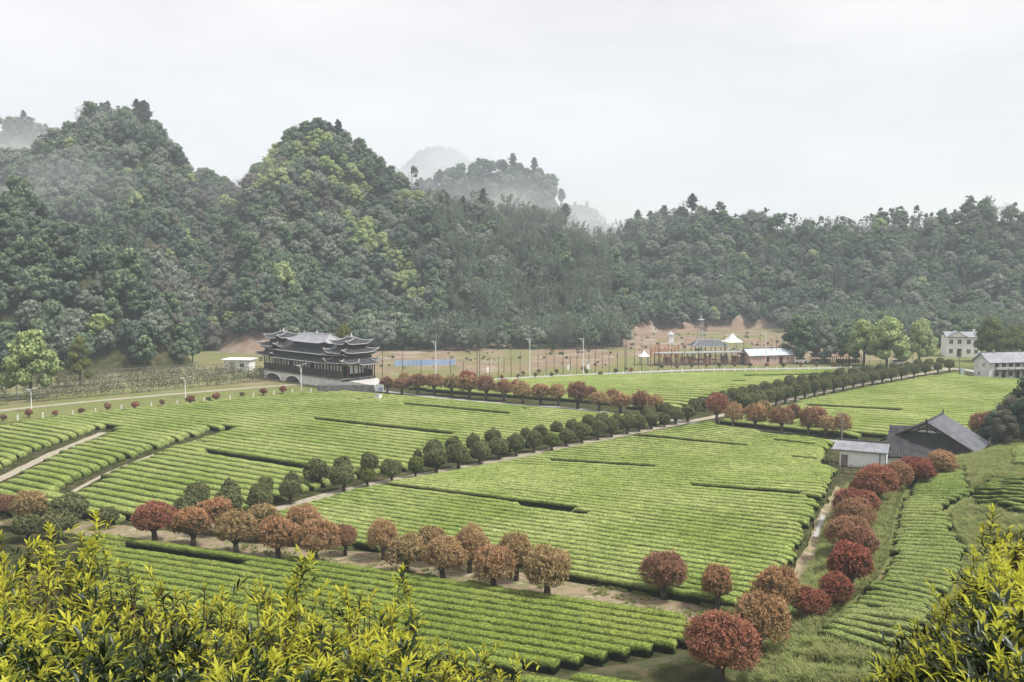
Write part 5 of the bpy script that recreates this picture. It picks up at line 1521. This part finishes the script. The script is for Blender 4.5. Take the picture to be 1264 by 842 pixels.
# sign board and box by the ramp
p = at(469, 486); o = empty('sign_board', tuple(p), -.5, 'white and blue notice board at the foot of the ramp', 'sign')
q = MB(); q.box((0, 0, 1.0), (1.5, .08, 1.2)); q.build('panel', M['white'], o)
q = MB(); q.box((.2, -.045, .8), (.9, .02, .5)); q.build('panel_print', M['blue'], o)
for x in (-.6, .6):
    q = MB(); q.box((x, .07, .5), (.07, .06, 1.1)); q.build('post', M['metal_grey'], o)
p = at(467, 497); o = empty('pump_box', tuple(p), -.5, 'small white pump box standing in the left tea field', 'box')
q = MB(); q.box((0, 0, .65), (.9, .7, 1.3)); q.build('cabinet', M['white'], o)
q = MB(); q.box((-.1, 0, 1.33), (1.1, .9, .08)); q.build('lid', M['metal_grey'], o)
q = MB(); q.box((-1.2, 0, .45), (1.2, .5, .7)); q.build('pipe_housing', M['tile_dark'], o)

# ------------------------------------------------------------------ lamps, posts, poles
def lamp(px_, py_, top, label, name='street_lamp', solar=True):
    p = at(px_, py_); H = (py_ - top) / (FPX / project(p)[2])
    o = empty(name, tuple(p), -.5, label, 'street lamp', 'street lamps along the far road')
    q = MB(); q.tube([(0, 0, -.1), (0, 0, H * .95)], [.085, .06], 6); q.build('pole', M['metal_white'], o)
    q = MB(); q.tube([(0, 0, H * .80), (-.5, 0, H * .92)], .04, 5); q.box((-.75, 0, H * .93), (.7, .28, .09)); q.build('lamp_head', M['metal_white'], o)
    if solar:
        q = MB(); q.slab([(-.1, -.45, H * .96), (1.0, -.45, H * 1.02), (1.0, .45, H * 1.02), (-.1, .45, H * .96)], .05); q.build('solar_panel', M['metal_white'], o)
        q = MB(); q.tube([(0, 0, H * .68), (0, 0, H * .84)], .16, 8); q.build('battery_box', M['metal_white'], o)
LMP = [(39, 508, 479), (229, 491, 465), (372, 481, 449), (538, 470, 418), (654, 465, 415), (720, 462, 415), (945, 452, 407)]
for k, (a, b, c) in enumerate(LMP):
    lamp(a, b, c, f'white street lamp, {ORD[k]} from the left along the far road', solar=k < 3)
def sapling(px_, py_, top, label):
    p = at(px_, py_); H = (py_ - top) / (FPX / project(p)[2])
    o = empty('bare_sapling', tuple(p), U(0, 6), label, 'sapling', 'bare saplings along the far road')
    q = MB(); q.tube([(0, 0, -.1), (U(-.05, .05), U(-.05, .05), H * .6), (U(-.1, .1), U(-.1, .1), H)], [.075, .055, .02], 5); q.build('trunk', M['bark'], o)
    q = MB()
    for k in range(7):
        a = U(0, 6.28); z = H * U(.5, .95); l = H * U(.05, .12)
        q.tube([(0, 0, z), (math.cos(a) * l, math.sin(a) * l, z + l * 1.3)], [.025, .008], 4)
    q.build('branch', M['bark'], o)
SAP = [(472, 470, 428), (497, 470, 432), (589, 469, 418), (592, 468, 424), (615, 468, 440), (631, 466, 430), (674, 464, 420), (695, 463, 417), (712, 462, 428), (735, 461, 424), (752, 461, 432), (771, 459, 424), (773, 453, 416), (792, 458, 413), (803, 453, 424), (813, 457, 420), (829, 457, 426), (845, 456, 418), (862, 455, 424), (894, 455, 408), (908, 450, 418), (917, 450, 420), (938, 449, 416), (952, 449, 418), (958, 449, 414), (966, 449, 420), (975, 448, 420)]
for k, (a, b, c) in enumerate(SAP):
    sapling(a, b, c, f'thin bare sapling, {ORD[k]} from the left along the far road')
for k, (a, b, h_) in enumerate([(604, 463, 24), (622, 460, 20), (642, 461, 26), (664, 458, 22), (684, 458, 25), (704, 457, 20), (727, 456, 24), (744, 455, 22), (762, 454, 26), (783, 453, 24), (520, 464, 22), (556, 462, 24), (572, 463, 20)]):
    sapling(a, b, b - h_, f'slim bare sapling, {ORD[k]} from the left in the second line behind the far road')
post_me = None
def post(px_, py_, h=.75, group='white marker posts along the far road'):
    global post_me
    p = at(px_, py_)
    if post_me is None:
        q = MB(); q.box((0, 0, .36), (.16, .16, .78)); q.box((0, 0, .77), (.2, .2, .06)); post_me = q.data('marker_post', [M['white']])
    o = link('marker_post', post_me, None, tuple(p), .3)
    tag(o, 'short white marker post on the verge of the far road', 'post', group)
for px_, py_ in [(22, 519), (53, 516), (90, 514), (118, 511), (150, 507), (187, 503), (219, 501), (252, 497), (284, 494), (313, 491), (338, 488), (361, 486), (384, 485)]: post(px_, py_)
for px_ in list(range(625, 770, 16)) + list(range(790, 1060, 13)):
    post(px_, np.interp(px_, [600, 640, 740, 860, 1060], [472, 470, 464.5, 459, 456.5]))
# post-and-wire trellis behind the road
def trellis(pa, pb, n_, h, label, vines):
    A, B = at(*pa), at(*pb)
    o = empty('vine_trellis', tuple(A), 0, label, 'trellis', 'post and wire trellis rows beyond the left verge')
    for k in range(n_):
        p = (B - A) * k / (n_ - 1)
        q = MB(); q.tube([p + [U(-.1, .1), 0, -.1], p + [U(-.12, .12), U(-.1, .1), h * U(.85, 1.15)]], .05, 5); q.build('post', M['wood_grey'], o)
    for z in (.45, .75, .95):
        q = MB(); q.tube([np.array([0, 0, h * z]), B - A + [0, 0, h * z]], .018, 4); q.build('wire', M['metal_grey'], o)
    m_ = int(vines * np.linalg.norm(B - A))
    m_ *= 3; t = U(0, 1, m_); P = (B - A)[None] * t[:, None] + np.stack([rng.normal(0, .25, m_), rng.normal(0, .25, m_), h * np.clip(rng.normal(.62, .3, m_), .02, 1.15)], 1)
    k = fbm(t * np.linalg.norm(B - A) * .35, t * 0, 8) > .30
    P = P[k]
    V, F = cards(P, np.tile([0, 0, 1.0], (len(P), 1)), .34, .5)
    v = link('vine', mesh_data('vine', V, F, [M['vine']], attrs={'tint': ('FACE', U(0, 1, len(F)))}), o)
    v['kind'] = 'stuff'
for k, (a, b, n_) in enumerate([((-30, 503), (330, 470), 34), ((-30, 494), (325, 465), 34), ((-30, 486), (290, 461), 30), ((-30, 478), (240, 461), 26)]):
    trellis(a, b, n_, 1.9, ['vine-covered trellis row nearest to the far road at left', 'second trellis row behind the road at left', 'third trellis row behind the road at left', 'rearmost trellis row against the dark foothill'][k], 22)
rail_fence([(800, 452), (860, 450), (930, 449)], 1.1, 'low dark rail fence in front of the open gallery', 'rust', 3, .045, gap=2.0)
rail_fence([(985, 451), (1060, 450), (1100, 450)], 1.0, 'low dark rail fence right of the white van', 'wood_dark', 2, .045, gap=2.0)
p = at(1187, 466); o = empty('utility_cabinet', tuple(p), 0, 'grey blue utility cabinet on a pole at the end of the far path', 'cabinet')
q = MB(); q.box((0, 0, .9), (.7, .5, 1.9)); q.build('cabinet', M['bluegrey'], o)
q = MB(); q.tube([(-.5, 0, -.1), (-.5, 0, 5.2)], .08, 6); q.build('pole', M['wood_grey'], o)
for k, (a, b, c) in enumerate([(1126, 452, 437), (1039, 548, 510), (1068, 449, 432)]):
    p = at(a, b); H = (b - c) / (FPX / project(p)[2])
    o = empty('utility_pole', tuple(p), .3, ['white pole in front of the light green trees', 'pale pole beside the last reddish tree of the side path', 'white pole by the dark stalls'][k], 'pole')
    q = MB(); q.tube([(0, 0, -.1), (0, 0, H)], [.09, .07], 6); q.build('shaft', M['metal_white'] if k != 1 else M['pale_bark'], o)
    q = MB(); q.box((0, 0, H * .96), (.5, .06, .06)); q.build('crossarm', M['metal_grey'], o)

# ------------------------------------------------------------------ slope grass
def tuft(n_, h, r):
    V, F = [], []
    for k in range(n_):
        a = U(0, 6.28); d = np.array([math.cos(a), math.sin(a), 0]); s = np.array([-d[1], d[0], 0]) * .022
        b = d * U(0, r); m_ = b + d * h * .22 + [0, 0, h * U(.5, .8)]; e = b + d * h * U(.4, .9) + [0, 0, h * U(.6, 1.1)]
        i = len(V); V += [b - s, b + s, m_ + s * .7, m_ - s * .7, e]
        F += [(i, i + 1, i + 2, i + 3), (i + 3, i + 2, i + 4, i + 4)]
    F = [f if f[2] != f[3] else f[:3] for f in F]
    return V, F
GCOL = bpy.data.collections.new('grass_kinds')
for k, (n_, h, r) in enumerate([(26, .42, .18), (34, .55, .25), (20, .30, .22)]):
    Vt, Ft = tuft(n_, h, r)
    me = mesh_data('tuft', Vt, Ft, [M['grass']]); a = me.attributes.new('tint', 'FLOAT', 'FACE'); a.data.foreach_set('value', U(0, 1, len(me.polygons)).astype(np.float32))
    GCOL.objects.link(bpy.data.objects.new(f'tuft_{k}', me))
gx = U(6, 75, 220000); gy = U(42, 125, 220000)
d_, s_, _ = seg_dist(gx, gy, DITCH)
P = np.stack([gx, gy, height(gx, gy)], 1)
pxg, pyg, _ = project(P)
ok = (d_ * s_ > .5) & (pxg > -10) & (pxg < 1290) & (pyg < 850) & (fbm(gx * .25, gy * .25, 61) > .27)
strip = [[(1116, 604), (1150, 590), (1194, 580), (1198, 600), (1208, 612), (1188, 624), (1176, 636), (1184, 660), (1202, 690), (1186, 737), (1162, 752), (1144, 802), (1117, 829), (1000, 797), (1018, 766), (1056, 736), (1080, 714), (1092, 690), (1100, 640)], [(1198, 628), (1200, 604), (1222, 592), (1310, 586), (1310, 652), (1250, 640), (1222, 630)]]
for st in strip: ok &= ~inside([hit(*q)[:2] for q in st], gx, gy)
P = P[ok][:60000]
gn_scatter('grass', P, rng.integers(0, 3, len(P)), U(.6, 1.3, len(P)) , U(0, 6.28, len(P)), GCOL, 'rough grass tufts on the slope and banks')
# verge grass along the earth track
_, trk = None, np.array([hit(*q)[:2] for q in PATH_B])
tt = U(0, len(trk) - 1.001, 9000); i0 = tt.astype(int); base = trk[i0] + (trk[i0 + 1] - trk[i0]) * (tt - i0)[:, None]
nn = trk[i0 + 1] - trk[i0]; nn = np.stack([nn[:, 1], -nn[:, 0]], 1) / np.linalg.norm(nn, axis=1)[:, None]
off = np.where(U(0, 1, 9000) < .75, rng.choice([-1, 1], 9000) * (1.7 + np.abs(rng.normal(0, .35, 9000))), rng.normal(0, .9, 9000))
pp = base + nn * off[:, None]
k = fbm(pp[:, 0] * .5, pp[:, 1] * .5, 63) > .55
pp = pp[k]
gn_scatter('verge_grass', np.concatenate([pp, height(pp[:, 0], pp[:, 1])[:, None]], 1), rng.integers(0, 3, len(pp)), U(.22, .55, len(pp)), U(0, 6.28, len(pp)), GCOL, 'straggling grass along the edges of the earth track')

# ------------------------------------------------------------------ foreground bushes
M['leaf_young'] = foliage('bush_young_leaf', (.42, .44, .05), (.68, .66, .10), (.54, .55, .08), .48, gloss=.0)
M['leaf_mid'] = foliage('bush_mid_leaf', (.10, .14, .02), (.25, .28, .045), (.20, .20, .04), .35, gloss=.02)
M['leaf_old'] = foliage('bush_old_leaf', (.014, .028, .011), (.036, .058, .02), (.03, .04, .018), .2, gloss=.025)
M['stem'] = plain('brown_stems', [(.07, .05, .03), (.15, .11, .06)], 9, .9)
LEAFV = []
def leaf_shape(curl, width, fold):
    V = []
    for k, (u, w) in enumerate(zip((0, .15, .42, .72, 1.0), (.05, .55, 1.0, .68, .02))):
        z = -curl * u * u + .05 * u
        for s in (-1, 0, 1): V.append((s * w * width / 2, u, z + (fold * w if s else 0)))
    F = []
    for k in range(4):
        for s in range(2):
            a = k * 3 + s; F.append((a, a + 1, a + 4, a + 3))
    return np.array(V), np.array(F)
for c_, w_, f_ in ((.12, .25, .05), (.28, .28, .06), (.45, .26, .05), (.02, .23, .07)): LEAFV.append(leaf_shape(c_, w_, f_))
LEAFM = {}
for mk in ('leaf_young', 'leaf_mid', 'leaf_old'):
    for k, (V_, F_) in enumerate(LEAFV):
        LEAFM[(mk, k)] = mesh_data('leaf', V_, F_, [M[mk]], attrs={'tint': ('FACE', U(.1, .9, len(F_)))}, smooth=True)

class Bush:
    def __init__(self, root, label, group):
        self.o = empty('leafy_bush', tuple(root), 0, label, 'bush', group)
        self.r = np.array(root); self.leaves = []; self.stems = []
    def shoot(self, top, length, vigor=1.0, dark=False):
        """an upright stem ending at top, whorled with leaves: young at the tip, older below"""
        base = self.r + (top - self.r) * np.array([.93, .97, 0]); base[2] = top[2] - length
        base[:2] += rng.normal(0, .075, 2)
        mid = (base + top) / 2 + np.append(rng.normal(0, .02, 2), 0)
        self.stems.append(([base - self.r, mid - self.r, top - self.r], [.009, .007, .003]))
        mat_ = random.choice((.2, .4, .6, .8, 1.0, 1.1)) if not dark else 1
        if length > .3 and vigor > .5:
            for _ in range(random.randint(2, 4)):
                f = U(.12, .6); o_ = top * (1 - f) + base * f; a_ = U(0, 6.28)
                e_ = o_ + np.array([math.cos(a_) * .8, math.sin(a_) * .8, U(.5, 1.1)]) * U(.09, .19)
                self.twig(o_, e_, dark or random.random() < (.5 if mat_ < .5 else .12))
        nl = int(length * 62 * vigor)
        ga = U(0, 6.28)
        for k in range(nl):
            f = (k / nl) ** 1.25                      # 0 at tip
            t = f * length
            if t > .45 and random.random() < .3: continue
            pos = (top * (1 - f) + mid * f) if f < .5 else (mid * (1 - (f - .5) * 2) + base * (f - .5) * 2)
            ga += 2.4
            opening = math.radians(np.interp(t, [0, .05, .16, .5], [14, 34, 62, 85]) + U(-18, 18))
            dr = np.array([math.cos(ga) * math.sin(opening), math.sin(ga) * math.sin(opening), math.cos(opening)])
            L_ = np.interp(t, [0, .05, .15, .6], [.043, .066, .084, .096]) * U(.6, 1.25) * (.95 if not dark else 1.2)
            if dark: mk = 'leaf_old' if random.random() < .8 else 'leaf_mid'
            else:
                a = random.random()
                mk = 'leaf_young' if t < (.17 + .13 * a) * mat_ else ('leaf_mid' if t < (.30 + .2 * a) * mat_ else ('leaf_old' if random.random() < .7 else 'leaf_mid'))
            self.leaves.append((pos - self.r, dr, L_, mk, random.randrange(4)))
    def twig(self, a, b, dark):
        """short side branch with a whorl of leaves at its end"""
        self.stems.append(([a - self.r, (a + b) / 2 + [0, 0, -.01] - self.r, b - self.r], [.004, .003, .002]))
        d = unit(b - a); s1 = unit(np.cross(d, [0.3, .2, 1.0])); s2 = np.cross(d, s1)
        nl = random.randint(7, 12); L0 = np.linalg.norm(b - a); ga = U(0, 6.28)
        for k in range(nl):
            f = k / nl; ga += 2.4; op = math.radians(18 + 62 * f + U(-15, 15))
            dr = d * math.cos(op) + (s1 * math.cos(ga) + s2 * math.sin(ga)) * math.sin(op)
            mk = 'leaf_old' if dark and random.random() < .8 else ('leaf_young' if f < .62 else 'leaf_mid')
            self.leaves.append((b - d * L0 * .8 * f - self.r, unit(dr), U(.045, .085) * (1.15 if dark else 1), mk, random.randrange(4)))
    def finish(self):
        for pts, rad in self.stems[:290]:
            q = MB(); q.tube(pts, rad, 5); q.build('stem', M['stem'], self.o)
        if not self.leaves: return
        mats = []
        for (pos, dr, L_, mk, v) in self.leaves:
            y = Vector(dr); z = Vector((0, 0, 1)); x = y.cross(z)
            if x.length < 1e-3: x = Vector((1, 0, 0))
            x.normalize(); zz = x.cross(y)
            m_ = Matrix((x * L_, y * L_, zz * L_)).transposed().to_4x4(); m_.translation = Vector(pos)
            mats.append(m_)
        W_ = np.array([l[0] for l in self.leaves]) + self.r
        px_, py_, dp = project(W_)
        sc_ = np.array([l[2] for l in self.leaves]) / dp * ((px_ > 5) & (px_ < 1259) & (py_ < 838) & (py_ > 0)) * np.array([1.0 if l[3] != 'leaf_old' else .55 for l in self.leaves])
        od = np.argsort(-sc_)
        for i in od[:300]:
            pos, dr, L_, mk, v = self.leaves[i]
            o = bpy.data.objects.new('leaf', LEAFM[(mk, v)]); COL.objects.link(o); o.parent = self.o
            o.matrix_basis = mats[i]
        mn = {'leaf_young': 0, 'leaf_mid': 1, 'leaf_old': 2}
        Vs, Fs, Ms, Ts, b = [], [], [], [], 0
        for i in od[300:]:
            pos, dr, L_, mk, v = self.leaves[i]
            V_, F_ = LEAFV[v]
            mm = np.array(mats[i])
            Vs.append(V_ @ mm[:3, :3].T + mm[:3, 3]); Fs.append(F_ + b); b += len(V_)
            Ms.append(np.full(len(F_), mn[mk])); Ts.append(np.full(len(F_), U(0, 1)))
        if Vs:
            me = mesh_data('foliage', np.concatenate(Vs), np.concatenate(Fs), [M['leaf_young'], M['leaf_mid'], M['leaf_old']], np.concatenate(Ms), {'tint': ('FACE', np.concatenate(Ts))}, smooth=True)
            f = link('foliage', me, self.o); f['kind'] = 'stuff'

SIL_L = [(-60, 655), (0, 650), (60, 652), (90, 662), (120, 640), (150, 690), (200, 700), (260, 705), (330, 700), (385, 694), (430, 706), (500, 708), (520, 765), (560, 770), (600, 795), (650, 832), (700, 860)]
SIL_R = [(1045, 870), (1065, 835), (1092, 800), (1122, 764), (1155, 735), (1185, 705), (1208, 648), (1235, 632), (1264, 642), (1330, 645)]
BL = ['leafy yellow-green bush at the lower left corner', 'yellow-green bush with the tallest upright shoots at lower left', 'darker-leaved bush with sparse tips right of the tall shoots', 'yellow-tipped bush with brown stems below the olive-brown trees', 'bushy shoots at the right of the lower left thicket', 'low yellow-green bush at the right end of the lower left thicket', 'yellow-green bush left of the dark leaves at lower right', 'tall yellow-green bush at the right edge']
bins = [(-80, 75), (75, 190), (190, 300), (300, 410), (410, 520), (520, 720), (1050, 1170), (1170, 1340)]
bushes = []
for k, (a, b) in enumerate(bins):
    c = at_y((a + b) / 2, 842, 5.6)
    bushes.append(Bush((c[0], c[1], float(height(c[0], c[1]))), BL[k], 'bushes on the near slope'))
def bush_at(px_):
    for k, (a, b) in enumerate(bins):
        if a <= px_ < b: return bushes[k]
for Yl, off, stepx, jit in ((7.4, 4, 19, 38), (6.8, 16, 17, 42), (6.3, 40, 13, 45), (5.8, 58, 11, 45), (5.3, 82, 11, 45), (4.8, 108, 12, 45), (4.4, 138, 13, 45), (4.0, 170, 15, 40)):
    for SIL, x0, x1 in ((SIL_L, -70, 700), (SIL_R, 1052, 1335)):
        x = x0
        while x < x1:
            xx = x + U(-8, 8); x += stepx * (.55 if x0 > 1000 else 1)
            bsh = bush_at(xx)
            if bsh is None: continue
            ys_ = np.interp(xx, [s[0] for s in SIL], [s[1] for s in SIL]) + off + abs(rng.normal(0, jit)) * .8
            if ys_ > 900: continue
            top = at_y(xx, ys_, Yl + U(-.3, .3))
            bsh.shoot(top, U(.45, .95), U(.8, 1.15), dark=(off > 70 and random.random() < .2))
            if random.random() < .8:
                top2 = at_y(xx + U(-14, 14), ys_ + U(55, 110), Yl + U(-.2, .2))
                bsh.shoot(top2, U(.35, .6), 1.0, dark=True)
                if x0 > 1000 and ys_ > 740:
                    for _ in range(2): bsh.shoot(at_y(xx + U(-20, 20), ys_ + U(10, 70), Yl - .15), U(.3, .5), 1.0, dark=True)
                if off > 70: bsh.shoot(at_y(xx + U(-20, 20), ys_ + U(25, 80), Yl - .2), U(.3, .5), 1.0, dark=True)
for (xx, yy) in ((118, 634), (112, 668), (60, 650), (372, 692), (383, 684), (497, 702), (1226, 628), (1212, 650)):
    bush_at(xx).shoot(at_y(xx, yy, 6.6), 1.0, 1.0)
for (xx, yy) in ((648, 817), (664, 815), (632, 812), (1160, 742), (1182, 745)):
    bush_at(xx).shoot(at_y(xx, yy, 7.0), .45, .35)
print('leaves', sum(len(b.leaves) for b in bushes), 'stems', sum(len(b.stems) for b in bushes))
for b in bushes: b.finish()

# ------------------------------------------------------------------ air
def mist(c, r, dens, label, sc_=2.2):
    b = MB(); nu, nv = 24, 14
    V = [(math.sin(math.pi * j / nv) * math.cos(2 * math.pi * i / nu), math.sin(math.pi * j / nv) * math.sin(2 * math.pi * i / nu), math.cos(math.pi * j / nv)) for j in range(nv + 1) for i in range(nu)]
    b.add(V, [(j * nu + i, (j + 1) * nu + i, (j + 1) * nu + (i + 1) % nu, j * nu + (i + 1) % nu) for j in range(nv) for i in range(nu)])
    m, N, L, out = nodes('mist')
    tc = N.new('ShaderNodeTexCoord'); ln_ = N.new('ShaderNodeVectorMath'); ln_.operation = 'LENGTH'
    L.new(tc.outputs['Object'], ln_.inputs[0])
    mr = N.new('ShaderNodeMapRange'); mr.interpolation_type = 'SMOOTHSTEP'
    mr.inputs[1].default_value = 1.0; mr.inputs[2].default_value = 0.15; mr.inputs[3].default_value = 0; mr.inputs[4].default_value = 1
    L.new(ln_.outputs['Value'], mr.inputs[0])
    nz = N.new('ShaderNodeTexNoise'); nz.inputs['Scale'].default_value = sc_; nz.inputs['Detail'].default_value = 3
    L.new(tc.outputs['Object'], nz.inputs['Vector'])
    m2 = N.new('ShaderNodeMapRange'); m2.inputs[1].default_value = .38; m2.inputs[2].default_value = .62; m2.inputs[3].default_value = .15; m2.inputs[4].default_value = 1
    L.new(nz.outputs['Fac'], m2.inputs[0])
    mu = N.new('ShaderNodeMath'); mu.operation = 'MULTIPLY'; L.new(mr.outputs[0], mu.inputs[0]); L.new(m2.outputs[0], mu.inputs[1])
    mu2 = N.new('ShaderNodeMath'); mu2.operation = 'MULTIPLY'; L.new(mu.outputs[0], mu2.inputs[0]); mu2.inputs[1].default_value = dens
    pv = N.new('ShaderNodeVolumePrincipled'); pv.inputs['Color'].default_value = (.95, .97, 1, 1); pv.inputs['Anisotropy'].default_value = .2
    L.new(mu2.outputs[0], pv.inputs['Density']); L.new(pv.outputs[0], out.inputs['Volume'])
    o = b.build('mist', m); o.location = c; o.scale = r
    return tag(o, label, None, None, 'stuff')
def mist_at(px_, py_, Y, r, dens, label): return mist(tuple(at_y(px_, py_, Y)), r, dens, label)
mist_at(600, 262, 560, (95, 90, 36), .0055, 'bank of mist drifting before the misty middle ridge')
mist_at(545, 215, 1300, (170, 200, 110), .0075, 'pale cloud round the farthest peak')
mist_at(740, 268, 900, (70, 110, 40), .008, 'mist in the notch between the hills')
mist_at(5, 200, 460, (60, 70, 32), .012, 'mist behind the left peak')
mist_at(60, 228, 275, (38, 26, 17), .010, 'thin wisp of mist on the left slope')
mist_at(295, 228, 315, (34, 26, 15), .007, 'thin mist in the saddle between the two left peaks')
mist_at(150, 150, 320, (40, 26, 12), .004, 'faint mist about the top of the left peak')
mist_at(690, 275, 330, (60, 26, 15), .005, 'faint mist over the shoulder right of the second peak')
mist_at(1215, 262, 430, (110, 50, 22), .008, 'thin mist behind the right ridge')
hz = MB(); hz.box((-150, 1000, 148), (2400, 2700, 304))
m, N, L, out = nodes('haze')
pv = N.new('ShaderNodeVolumePrincipled')
pv.inputs['Color'].default_value = (.78, .88, 1.0, 1)
pv.inputs['Density'].default_value = 0.00046
pv.inputs['Anisotropy'].default_value = 0.0
L.new(pv.outputs[0], out.inputs['Volume'])
h = hz.build('haze', m)
tag(h, 'thin pale haze filling the valley air', None, None, 'stuff')
